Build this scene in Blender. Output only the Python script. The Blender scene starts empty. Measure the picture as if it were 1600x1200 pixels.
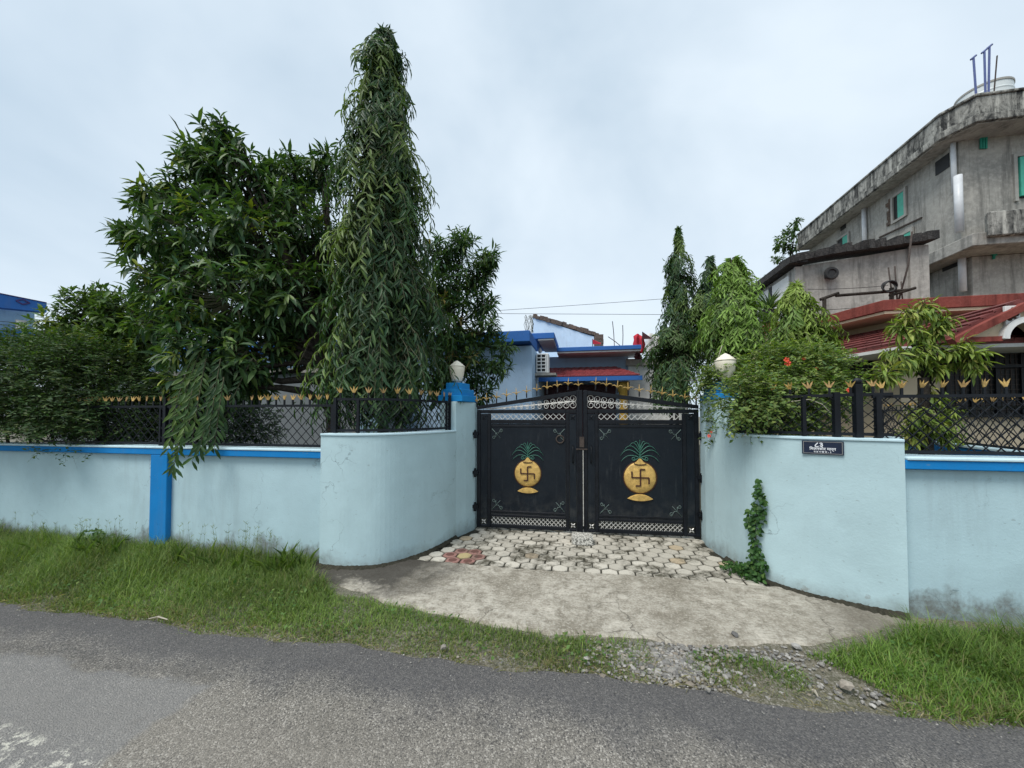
import bpy, bmesh, math, random
import numpy as np
from mathutils import Vector, Matrix

random.seed(7); rng = np.random.default_rng(7)
C = bpy.context.scene.collection
SC = bpy.context.scene
PI = math.pi

# ------------------------------------------------------------------ camera, sky, sun, exposure
FPX, CXP, CYP, EYE = 577.0, 800.0, 635.0, 1.7
YAW, PITCH = math.radians(10.76), math.radians(1.5)
cam = bpy.data.cameras.new('camera'); camo = bpy.data.objects.new('camera', cam); C.objects.link(camo)
camo.location = (0, 0, EYE)
camo.rotation_euler = (PI / 2 + PITCH, 0, YAW)
cam.sensor_width = 36; cam.lens = 36 * FPX / 1600
cam.shift_y = (CYP - 600) / 1600
cam.clip_start = 0.05; cam.clip_end = 3000
SC.camera = camo

SUN_EL, SUN_AZ = math.radians(58), math.radians(215)     # azimuth measured clockwise from +Y
w = bpy.data.worlds.new('World'); SC.world = w; w.use_nodes = True
nt = w.node_tree; nt.nodes.clear()
def N(tree, typ, **kw):
    n = tree.nodes.new(typ)
    for k, v in kw.items():
        if k in n.inputs and not hasattr(n, k): n.inputs[k].default_value = v
        else: setattr(n, k, v)
    return n
out = N(nt, 'ShaderNodeOutputWorld'); bg = N(nt, 'ShaderNodeBackground')
bg.inputs['Strength'].default_value = 0.08
sky = N(nt, 'ShaderNodeTexSky'); sky.sky_type = 'NISHITA'; sky.sun_disc = False
sky.sun_elevation = SUN_EL; sky.sun_rotation = SUN_AZ
tc = N(nt, 'ShaderNodeTexCoord')
mp = N(nt, 'ShaderNodeMapping'); mp.inputs['Scale'].default_value = (1.0, 1.0, 1.7)
nz = N(nt, 'ShaderNodeTexNoise'); nz.inputs['Scale'].default_value = 1.5; nz.inputs['Detail'].default_value = 5; nz.inputs['Roughness'].default_value = .5; nz.inputs['Distortion'].default_value = .35
cr = N(nt, 'ShaderNodeValToRGB')
cr.color_ramp.elements[0].position = .34; cr.color_ramp.elements[0].color = (3.55, 4.40, 5.20, 1)
cr.color_ramp.elements[1].position = .68; cr.color_ramp.elements[1].color = (5.35, 6.05, 6.65, 1)
mx = N(nt, 'ShaderNodeMixRGB'); mx.inputs['Fac'].default_value = .93
L = nt.links
L.new(tc.outputs['Generated'], mp.inputs['Vector']); L.new(mp.outputs['Vector'], nz.inputs['Vector'])
L.new(nz.outputs['Fac'], cr.inputs['Fac']); L.new(sky.outputs['Color'], mx.inputs['Color1']); L.new(cr.outputs['Color'], mx.inputs['Color2'])
L.new(mx.outputs['Color'], bg.inputs['Color']); L.new(bg.outputs['Background'], out.inputs['Surface'])

sl = bpy.data.lights.new('sun', 'SUN'); sl.energy = 1.5; sl.angle = math.radians(25); sl.color = (1.0, .96, .9)
so = bpy.data.objects.new('sun', sl); C.objects.link(so)
sd = Vector((math.sin(SUN_AZ) * math.cos(SUN_EL), math.cos(SUN_AZ) * math.cos(SUN_EL), math.sin(SUN_EL)))
so.rotation_euler = (-sd).to_track_quat('-Z', 'Y').to_euler(); so.location = (0, -5, 20)
SC.view_settings.view_transform = 'Standard'; SC.view_settings.look = 'None'
SC.view_settings.exposure = 1.0; SC.view_settings.gamma = 1.0; SC.view_settings.use_curve_mapping = False
SC.render.engine = 'CYCLES'; SC.cycles.max_bounces = 8; SC.cycles.transparent_max_bounces = 8
SC.cycles.use_denoising = True

# ------------------------------------------------------------------ helpers
_cA, _sA, _cP, _sP = math.cos(YAW), math.sin(YAW), math.cos(PITCH), math.sin(PITCH)
def ray(px, py):
    r, u, f = (px - CXP) / FPX, -(py - CYP) / FPX, 1.0
    f, u = f * _cP - u * _sP, f * _sP + u * _cP
    return np.array([r * _cA - f * _sA, r * _sA + f * _cA, u])
def at(px, py, Y):                      # the point of the plane y = Y that the photograph shows at that pixel
    d = ray(px, py); return np.array([0, 0, EYE]) + d * (Y / d[1])
def dep(px, py, D):                     # the point D metres in front of the camera
    d = ray(px, py); return np.array([0, 0, EYE]) + d * D
def proj(P):
    P = np.asarray(P, float); x, y, z = P[..., 0], P[..., 1], P[..., 2] - EYE
    r = x * _cA + y * _sA; f = -x * _sA + y * _cA
    f2 = f * _cP + z * _sP; u = -f * _sP + z * _cP
    return CXP + FPX * r / f2, CYP - FPX * u / f2, f2

ROOT = {}
def thing(name, label, cat, loc=(0, 0, 0), rotz=0.0, group=None):
    o = bpy.data.objects.new(name, None); C.objects.link(o)
    o.location = loc; o.rotation_euler = (0, 0, rotz); o['label'] = label; o['category'] = cat
    o.empty_display_size = .1
    if group: o['group'] = group
    ROOT[o.name] = (Matrix.Translation(loc) @ Matrix.Rotation(rotz, 4, 'Z')).inverted()
    return o
def tag(o, label, cat, group=None):
    o['label'] = label; o['category'] = cat
    if group: o['group'] = group
    return o
def root_inv(p):
    while p is not None:
        if p.name in ROOT: return ROOT[p.name]
        p = p.parent
    return None

class MB:
    def __init__(s): s.v = []; s.f = []; s.m = []; s.cur = 0
    def add(s, vs, fs):
        b = len(s.v); s.v.extend([tuple(map(float, q)) for q in vs])
        for f in fs: s.f.append([i + b for i in f]); s.m.append(s.cur)
        return s
    def box(s, x0, x1, y0, y1, z0, z1):
        vs = [(x, y, z) for z in (z0, z1) for y in (y0, y1) for x in (x0, x1)]
        return s.add(vs, [(0, 2, 3, 1), (4, 5, 7, 6), (0, 1, 5, 4), (2, 6, 7, 3), (0, 4, 6, 2), (1, 3, 7, 5)])
    def prism(s, poly, z0, z1):
        n = len(poly); a = sum(poly[i][0] * poly[(i + 1) % n][1] - poly[(i + 1) % n][0] * poly[i][1] for i in range(n))
        if a < 0: poly = poly[::-1]
        vs = [(x, y, z0) for x, y in poly] + [(x, y, z1) for x, y in poly]
        return s.add(vs, [tuple(range(n))[::-1], tuple(range(n, 2 * n))] + [(i, (i + 1) % n, n + (i + 1) % n, n + i) for i in range(n)])
    def loft(s, A, B):                  # solid between two polygons of the same length
        n = len(A)
        return s.add(list(A) + list(B), [tuple(range(n))[::-1], tuple(range(n, 2 * n))] + [(i, (i + 1) % n, n + (i + 1) % n, n + i) for i in range(n)])
    def tube(s, pts, r, n=6, cap=True, sq=None):
        pts = [Vector(p) for p in pts]; k = len(pts)
        rs = r if hasattr(r, '__len__') else [r] * k
        vs = []; up = None
        for i, p in enumerate(pts):
            t = (pts[min(i + 1, k - 1)] - pts[max(i - 1, 0)])
            t = t.normalized() if t.length > 1e-9 else Vector((0, 0, 1))
            if up is None:
                up = Vector((0, 0, 1)) if abs(t.z) < .9 else Vector((0, 1, 0))
            a = t.cross(up)
            if a.length < 1e-5: a = t.cross(Vector((1, 0, 0)))
            a.normalize(); b = a.cross(t).normalized(); up = b
            for j in range(n):
                th = 2 * PI * j / n + (PI / 4 if n == 4 else 0)
                if sq: vs.append(p + a * (math.cos(th) * 1.414 * sq[0]) + b * (math.sin(th) * 1.414 * sq[1]))
                else: vs.append(p + (a * math.cos(th) + b * math.sin(th)) * rs[i])
        fs = [(i * n + j, i * n + (j + 1) % n, (i + 1) * n + (j + 1) % n, (i + 1) * n + j) for i in range(k - 1) for j in range(n)]
        if cap: fs += [tuple(range(n))[::-1], tuple(range((k - 1) * n, k * n))]
        return s.add(vs, fs)
    def lathe(s, prof, c, n=16):
        vs = []
        for r, z in prof:
            for j in range(n):
                th = 2 * PI * j / n; vs.append((c[0] + r * math.cos(th), c[1] + r * math.sin(th), c[2] + z))
        k = len(prof)
        fs = [(i * n + j, i * n + (j + 1) % n, (i + 1) * n + (j + 1) % n, (i + 1) * n + j) for i in range(k - 1) for j in range(n)]
        fs += [tuple(range(n))[::-1], tuple(range((k - 1) * n, k * n))]
        return s.add(vs, fs)
    def build(s, name, mat, parent=None, smooth=False, bevel=0, local=False, kind=None, seg=1):
        me = bpy.data.meshes.new(name)
        vs = s.v
        if parent is not None and not local:
            M = root_inv(parent)
            if M is not None: vs = [tuple(M @ Vector(q)) for q in vs]
        me.from_pydata(vs, [], s.f)
        for m in (mat if isinstance(mat, (list, tuple)) else [mat]): me.materials.append(m)
        if len(me.materials) > 1: me.polygons.foreach_set('material_index', s.m)
        bm = bmesh.new(); bm.from_mesh(me)
        bmesh.ops.recalc_face_normals(bm, faces=bm.faces)
        if bevel:
            ed = [e for e in bm.edges if len(e.link_faces) == 2 and e.calc_face_angle(0) > .5]
            bmesh.ops.bevel(bm, geom=ed, offset=bevel, segments=seg, affect='EDGES', clamp_overlap=True)
        bm.to_mesh(me); bm.free()
        if smooth: me.polygons.foreach_set('use_smooth', [True] * len(me.polygons))
        o = bpy.data.objects.new(name, me); C.objects.link(o)
        if parent is not None: o.parent = parent
        if kind: o['kind'] = kind
        return o
def struct(o): o['kind'] = 'structure'; return o
def copyo(o, parent=None, **kw):
    c = o.copy(); C.objects.link(c)
    if parent is not None: c.parent = parent
    for k, v in kw.items(): setattr(c, k, v)
    return c

# ------------------------------------------------------------------ materials
def material(name):
    m = bpy.data.materials.new(name); m.use_nodes = True
    t = m.node_tree; p = t.nodes['Principled BSDF']
    return m, t, p
def pos(t, scale=(1, 1, 1)):
    g = t.nodes.new('ShaderNodeNewGeometry'); mp = t.nodes.new('ShaderNodeMapping'); mp.inputs['Scale'].default_value = scale
    t.links.new(g.outputs['Position'], mp.inputs['Vector']); return mp.outputs['Vector']
def noise(t, vec, scale, detail=4, rough=.6, dist=0):
    n = t.nodes.new('ShaderNodeTexNoise'); n.inputs['Scale'].default_value = scale; n.inputs['Detail'].default_value = detail
    n.inputs['Roughness'].default_value = rough; n.inputs['Distortion'].default_value = dist
    t.links.new(vec, n.inputs['Vector']); return n.outputs['Fac']
def ramp(t, fac, stops):
    r = t.nodes.new('ShaderNodeValToRGB'); e = r.color_ramp.elements
    while len(e) < len(stops): e.new(.5)
    for q, (p, c) in zip(e, stops):
        q.position = p; q.color = (c, c, c, 1) if not hasattr(c, '__len__') else (*c, 1)
    t.links.new(fac, r.inputs['Fac']); return r.outputs['Color']
def mix(t, fac, a, b, mode='MIX'):
    n = t.nodes.new('ShaderNodeMixRGB'); n.blend_type = mode
    for i, q in (('Fac', fac), ('Color1', a), ('Color2', b)):
        if isinstance(q, (int, float)): n.inputs[i].default_value = q if i == 'Fac' else (q, q, q, 1)
        elif isinstance(q, tuple): n.inputs[i].default_value = (*q, 1)
        else: t.links.new(q, n.inputs[i])
    return n.outputs['Color']
def math_(t, op, a, b=None, c=None):
    n = t.nodes.new('ShaderNodeMath'); n.operation = op
    for i, q in enumerate((a, b, c)):
        if q is None: continue
        if isinstance(q, (int, float)): n.inputs[i].default_value = q
        else: t.links.new(q, n.inputs[i])
    return n.outputs[0]
def sepz(t):
    g = t.nodes.new('ShaderNodeNewGeometry'); s = t.nodes.new('ShaderNodeSeparateXYZ'); t.links.new(g.outputs['Position'], s.inputs[0])
    return s.outputs
def bump(t, p, h, strength=.3, dist=.01):
    b = t.nodes.new('ShaderNodeBump'); b.inputs['Strength'].default_value = strength; b.inputs['Distance'].default_value = dist
    t.links.new(h, b.inputs['Height']); t.links.new(b.outputs['Normal'], p.inputs['Normal'])
def simple(name, col, rough=.6, var=.15, scale=6, metal=0, bstr=.0, bscale=60, spec=.4):
    m, t, p = material(name); v = pos(t)
    n = noise(t, v, scale, 5)
    c = mix(t, 1.0, col, ramp(t, n, [(.3, 1 - var), (.7, 1 + var * .6)]), 'MULTIPLY')
    t.links.new(c, p.inputs['Base Color'])
    p.inputs['Roughness'].default_value = rough; p.inputs['Metallic'].default_value = metal; p.inputs['Specular IOR Level'].default_value = spec
    if bstr: bump(t, p, noise(t, v, bscale, 4), bstr, .004)
    return m

def wall_paint(name, col, grime=(.16, .17, .15), gh=.35, gs=.75, streak=.35, blotch=.12):
    m, t, p = material(name); v = pos(t)
    big = noise(t, v, 1.3, 5, .6, .3)
    c = mix(t, 1.0, col, ramp(t, big, [(.3, 1 - blotch), (.7, 1 + blotch * .5)]), 'MULTIPLY')
    c = mix(t, ramp(t, noise(t, v, 2.3, 6, .7), [(.52, 0), (.75, .35)]), c, tuple(min(1, q * 1.18) for q in col))
    # rain streaks: noise stretched down the wall
    st = noise(t, pos(t, (4, 4, .45)), 1.6, 5, .7, .6)
    st2 = noise(t, v, .9, 3)
    sf = math_(t, 'MULTIPLY', ramp(t, st, [(.50, 0), (.78, 1)]), ramp(t, st2, [(.40, 0), (.62, streak)]))
    c = mix(t, sf, c, tuple(q * .5 + .08 for q in grime))
    # splashed soil and algae with a ragged upper edge
    z = sepz(t)[2]; hN = noise(t, pos(t, (1, 1, .7)), 2.2, 6, .7)
    lim = math_(t, 'MULTIPLY', math_(t, 'SUBTRACT', hN, .36), gh * 3.2)
    d = math_(t, 'SUBTRACT', lim, z)
    gf = math_(t, 'MULTIPLY', ramp(t, math_(t, 'ADD', math_(t, 'MULTIPLY', d, 2.2), .5), [(.30, 0), (.62, 1)]), gs)
    gf = math_(t, 'MULTIPLY', gf, ramp(t, noise(t, v, 14, 5, .75), [(.30, .45), (.62, 1)]))
    c = mix(t, gf, c, grime)
    # small scuffs
    sc = noise(t, pos(t, (1, 1, 1.6)), 23, 3, .5)
    c = mix(t, ramp(t, sc, [(.68, 0), (.76, .4)]), c, (.20, .23, .22))
    # hairline cracks and chipped paint
    vv = t.nodes.new('ShaderNodeTexVoronoi'); vv.feature = 'DISTANCE_TO_EDGE'; vv.inputs['Scale'].default_value = .9
    wp = t.nodes.new('ShaderNodeVectorMath'); wp.operation = 'ADD'; ns_ = t.nodes.new('ShaderNodeTexNoise'); ns_.inputs['Scale'].default_value = 3; ns_.inputs['Detail'].default_value = 6
    t.links.new(v, ns_.inputs['Vector']); t.links.new(v, wp.inputs[0]); t.links.new(ns_.outputs['Color'], wp.inputs[1]); t.links.new(wp.outputs[0], vv.inputs['Vector'])
    ck = math_(t, 'MULTIPLY', ramp(t, vv.outputs['Distance'], [(.0, .8), (.006, 0)]), ramp(t, noise(t, v, 1.1, 3), [(.52, 0), (.62, 1)]))
    c = mix(t, ck, c, tuple(q * .35 for q in col))
    cp_ = math_(t, 'MULTIPLY', ramp(t, noise(t, v, 9, 6, .7), [(.60, 0), (.63, .75)]), ramp(t, z, [(.03, 1), (.20, 0)]))
    c = mix(t, cp_, c, (.24, .24, .22))
    t.links.new(c, p.inputs['Base Color']); p.inputs['Roughness'].default_value = .78; p.inputs['Specular IOR Level'].default_value = .25
    h = math_(t, 'ADD', noise(t, v, 5, 5, .6), math_(t, 'MULTIPLY', noise(t, v, 55, 4), .35))
    bump(t, p, h, .35, .012)
    return m

M_wall = wall_paint('pale_blue_paint', (.455, .608, .642), gh=.16, gs=.55, streak=.10)
M_walldirty = wall_paint('pale_blue_paint_stained', (.435, .59, .635), gh=.30, gs=.85, grime=(.13, .125, .105), streak=.22)
M_ledge = wall_paint('ledge_paint', (.55, .72, .78), gh=.0, gs=0, streak=.1)
M_band = wall_paint('bright_blue_paint', (.006, .20, .52), gh=.10, gs=.5, streak=.22, blotch=.15)
M_cap = wall_paint('cap_blue_paint', (.010, .23, .56), gh=.0, gs=.0, streak=.3, blotch=.15)
M_iron = simple('black_iron', (.006, .008, .012), .5, .5, 9, .0, .25, 70, .28)
M_gold = simple('gold_paint', (.52, .34, .11), .5, .45, 25, .15)
M_goldpot = simple('gold_pot', (.62, .40, .12), .5, .4, 16, .1, .5, 60)
M_silver = simple('silver_paint', (.66, .64, .60), .4, .25, 30, .3)
M_brown = simple('dark_brown_mark', (.06, .022, .012), .6)
M_frond = simple('frond_green', (.05, .16, .12), .5, .4, 30)
M_frondlt = simple('flourish_grey_green', (.12, .165, .155), .5, .5, 30)
M_lamp = simple('lamp_glass', (.80, .74, .60), .25, .06, 9, 0, 0, 60, .5)
M_steel = simple('dull_steel', (.30, .30, .30), .45, .35, 20, .6)
M_rust = simple('rusty_iron', (.06, .045, .038), .8, .4, 20)

def gate_sheet():
    m, t, p = material('gate_sheet_black'); v = pos(t)
    c = mix(t, ramp(t, noise(t, pos(t, (1, 1, .35)), 2.2, 6, .65, .4), [(.35, 0), (.75, 1)]), (.003, .006, .011), (.008, .013, .019))
    sc = ramp(t, noise(t, pos(t, (9, 9, .8)), 3, 5, .7), [(.58, 0), (.76, .6)])
    c = mix(t, sc, c, (.045, .052, .056))
    z = sepz(t)[2]
    dust = math_(t, 'MULTIPLY', ramp(t, noise(t, v, 7, 6, .7), [(.42, 0), (.7, 1)]), ramp(t, z, [(.1, .5), (.6, .03)]))
    c = mix(t, dust, c, (.10, .098, .088))
    t.links.new(c, p.inputs['Base Color'])
    t.links.new(ramp(t, noise(t, v, 11, 5), [(.3, .34), (.7, .6)]), p.inputs['Roughness'])
    bump(t, p, noise(t, v, 2.5, 3), .25, .02); p.inputs['Specular IOR Level'].default_value = .28
    return m
M_sheet = gate_sheet()

def concrete(name, base, dark, lightc, sc=1.0, streaks=True, bs=.5):
    m, t, p = material(name); v = pos(t)
    n1 = noise(t, v, .9 * sc, 7, .68, .5); n2 = noise(t, v, 7 * sc, 6, .7)
    c = mix(t, ramp(t, n1, [(.34, 0), (.68, 1)]), dark, base)
    c = mix(t, ramp(t, n2, [(.45, 0), (.75, .7)]), c, lightc)
    if streaks:
        st = noise(t, pos(t, (3, 3, .25)), 1.4, 6, .7)
        c = mix(t, ramp(t, st, [(.50, 0), (.72, .75)]), c, tuple(q * .35 for q in dark))
    t.links.new(c, p.inputs['Base Color']); p.inputs['Roughness'].default_value = .92; p.inputs['Specular IOR Level'].default_value = .2
    bump(t, p, math_(t, 'ADD', n2, math_(t, 'MULTIPLY', noise(t, v, 60 * sc, 4), .4)), bs, .02)
    return m
M_conc = concrete('grey_render', (.40, .385, .35), (.235, .23, .212), (.52, .50, .455))
def mould():
    m, t, p = material('mouldy_parapet'); v = pos(t)
    st = noise(t, pos(t, (2.6, 2.6, .8)), 1.3, 7, .72, .6); n2 = noise(t, v, 6, 6, .75); n3 = noise(t, pos(t, (5, 5, .5)), 1.2, 5, .65)
    c = mix(t, ramp(t, st, [(.38, 0), (.62, 1)]), (.035, .036, .036), (.36, .355, .325))
    c = mix(t, ramp(t, n3, [(.52, 0), (.66, .8)]), c, (.55, .54, .49))
    c = mix(t, ramp(t, n2, [(.50, 0), (.66, .8)]), c, (.030, .031, .031))
    t.links.new(c, p.inputs['Base Color']); p.inputs['Roughness'].default_value = .95; p.inputs['Specular IOR Level'].default_value = .15
    bump(t, p, n2, .6, .03); return m
M_concdk = mould()
M_roofblack = concrete('black_roof_edge', (.045, .043, .042), (.02, .02, .021), (.14, .13, .12), 3)
M_rod = simple('rod_blue', (.10, .13, .30), .5)
M_rodgreen = simple('rod_green', (.02, .28, .20), .5)
M_pipe = simple('white_pipe', (.62, .64, .66), .4, .1)
M_tank = simple('white_tank', (.66, .70, .70), .4, .08)
M_dark = simple('dark_opening', (.012, .013, .014), .6)
M_green = simple('green_shutter', (.06, .40, .29), .45, .15)
M_frame = simple('window_frame_grey', (.34, .33, .30), .6)
M_cream = wall_paint('cream_paint', (.66, .54, .38), gh=.2, gs=.4, grime=(.25, .2, .15), streak=.25)
M_redband = concrete('red_oxide_paint', (.25, .062, .048), (.17, .045, .038), (.30, .09, .07), 2.5)
M_tile = simple('red_roof_tile', (.17, .045, .040), .6, .55, 5, 0, .2)
M_tilelt = simple('red_awning_tile', (.24, .040, .045), .5, .3, 5)
M_white = wall_paint('white_paint', (.72, .72, .70), gh=.1, gs=.3, streak=.3)
M_houseblue = wall_paint('house_blue_paint', (.40, .56, .74), gh=.3, gs=.4, streak=.3)
M_housepale = wall_paint('house_pale_blue', (.56, .68, .80), gh=.0, gs=.0, streak=.35)
M_eave = wall_paint('eave_blue', (.035, .14, .42), gh=.0, gs=0, streak=.25)
M_far = wall_paint('far_house_blue', (.30, .46, .58), gh=0, gs=0, streak=.3)
M_shadewall = wall_paint('shaded_grey_plaster', (.20, .225, .24), gh=.2, gs=.4, streak=.3)  # grey wall, its colour darkened to hold the shade of the trees
M_soffit = simple('soffit_grey', (.42, .43, .43), .8)
M_maroon = simple('maroon_paint', (.075, .022, .028), .5, .3, 3)
M_yellow = simple('yellow_column_paint', (.52, .32, .06), .5)
M_redcloth = simple('red_cloth', (.55, .03, .05), .8)
M_whitecloth = simple('white_cloth', (.68, .68, .66), .8)
M_brickdk = concrete('broken_brick', (.15, .10, .075), (.06, .05, .045), (.30, .24, .19), 4, False)
M_wire = simple('wire_black', (.02, .02, .02), .6)
M_purple = simple('dark_outline', (.04, .02, .12), .5)
M_sign = simple('plaque_navy', (.006, .014, .040), .25, .2, 20, 0, 0, 60, .6)
M_signw = simple('plaque_white', (.74, .76, .80), .4, .05)
M_bark = concrete('bark', (.055, .045, .036), (.022, .019, .016), (.11, .095, .08), 5, True, 1.0)
M_twig = simple('twig_brown', (.075, .075, .040), .8)
M_twigpale = simple('twig_pale', (.42, .38, .30), .7)

def leafmat(name, rough=.5, trans=.25, spec=.3):
    m, t, p = material(name)
    a = t.nodes.new('ShaderNodeAttribute'); a.attribute_name = 'col'
    t.links.new(a.outputs['Color'], p.inputs['Base Color']); p.inputs['Roughness'].default_value = rough; p.inputs['Specular IOR Level'].default_value = spec
    tr = t.nodes.new('ShaderNodeBsdfTranslucent'); t.links.new(mix(t, 1.0, a.outputs['Color'], (1.5, 1.7, .5), 'MULTIPLY'), tr.inputs['Color'])
    ms = t.nodes.new('ShaderNodeMixShader'); ms.inputs['Fac'].default_value = trans
    o = t.nodes['Material Output']
    t.links.new(p.outputs[0], ms.inputs[1]); t.links.new(tr.outputs[0], ms.inputs[2]); t.links.new(ms.outputs[0], o.inputs['Surface'])
    return m
M_leaf = leafmat('glossy_leaf', .48, .22, .28)
M_softleaf = leafmat('soft_leaf', .6, .28, .3)
M_grass = leafmat('grass_blade', .6, .3, .25)
M_flower = simple('orange_flower', (.72, .07, .03), .5, .2, 30)

# ------------------------------------------------------------------ ground, road
APX = [-3.05, -2.75, -2.3, -1.79, -1.2, -.56, -.1, .42, 1.0, 1.59, 2.1, 2.75]
APY = [3.66, 3.50, 3.30, 3.17, 3.05, 2.98, 2.965, 2.99, 3.04, 3.14, 3.38, 3.68]
def apron_front(x): return np.interp(x, APX, APY)
def wob(x, s=1.0):
    return .05 * np.sin(3.1 * x * s + .7) + .03 * np.sin(7.3 * x * s + 2) + .018 * np.sin(17.0 * x * s)
def road_edge(x): return 2.55 + .03 * np.clip(x, -3, 3) * .3 + .55 * wob(x)

def grid(name, xs, ys_of_t, nt_, zf, mat, kind='structure'):
    v = []; f = []
    for x in xs:
        y0, y1 = ys_of_t(x)
        for j in range(nt_ + 1):
            y = y0 + (y1 - y0) * j / nt_; v.append((x, y, zf(x, y, j / nt_)))
    n = nt_ + 1
    for i in range(len(xs) - 1):
        for j in range(nt_): f.append((i * n + j, (i + 1) * n + j, (i + 1) * n + j + 1, i * n + j + 1))
    me = bpy.data.meshes.new(name); me.from_pydata(v, [], f); me.materials.append(mat)
    me.polygons.foreach_set('use_smooth', [True] * len(me.polygons))
    o = bpy.data.objects.new(name, me); C.objects.link(o); o['kind'] = kind
    return o

def soil_mat():
    m, t, p = material('verge_soil'); v = pos(t)
    c = mix(t, ramp(t, noise(t, v, 2.5, 6, .7), [(.35, 0), (.65, 1)]), (.055, .060, .028), (.12, .105, .075))
    c = mix(t, ramp(t, noise(t, v, 42, 5, .75), [(.44, 0), (.62, .85)]), c, (.22, .20, .16))
    c = mix(t, ramp(t, noise(t, v, 75, 3, .6), [(.56, 0), (.66, .9)]), c, (.30, .28, .24))
    t.links.new(c, p.inputs['Base Color']); p.inputs['Roughness'].default_value = .95
    bump(t, p, noise(t, v, 35, 5), .8, .02); return m
M_soil = soil_mat()
M_gsoil = concrete('garden_earth', (.050, .045, .030), (.022, .024, .014), (.085, .08, .055), 3, False)
m = MB(); S = 900
m.add([(-S, -S, -.075), (S, -S, -.075), (S, S, -.075), (-S, S, -.075)], [(0, 1, 2, 3)])
struct(m.build('ground', M_soil))
xs = np.linspace(-14, 10, 241)
grid('verge', xs, lambda x: (2.3, 4.05), 22, lambda x, y, t: -.055 + .03 * min(1, max(0, (y - 2.55) / 1.0)) + .012 * math.sin(5 * x + 3 * y) * math.sin(4 * y - 2 * x), M_soil)
# ground of the garden behind the wall
m = MB(); m.box(-16, 14, 4.0, 24, -.07, -.03); struct(m.build('garden_soil', M_gsoil))

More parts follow.
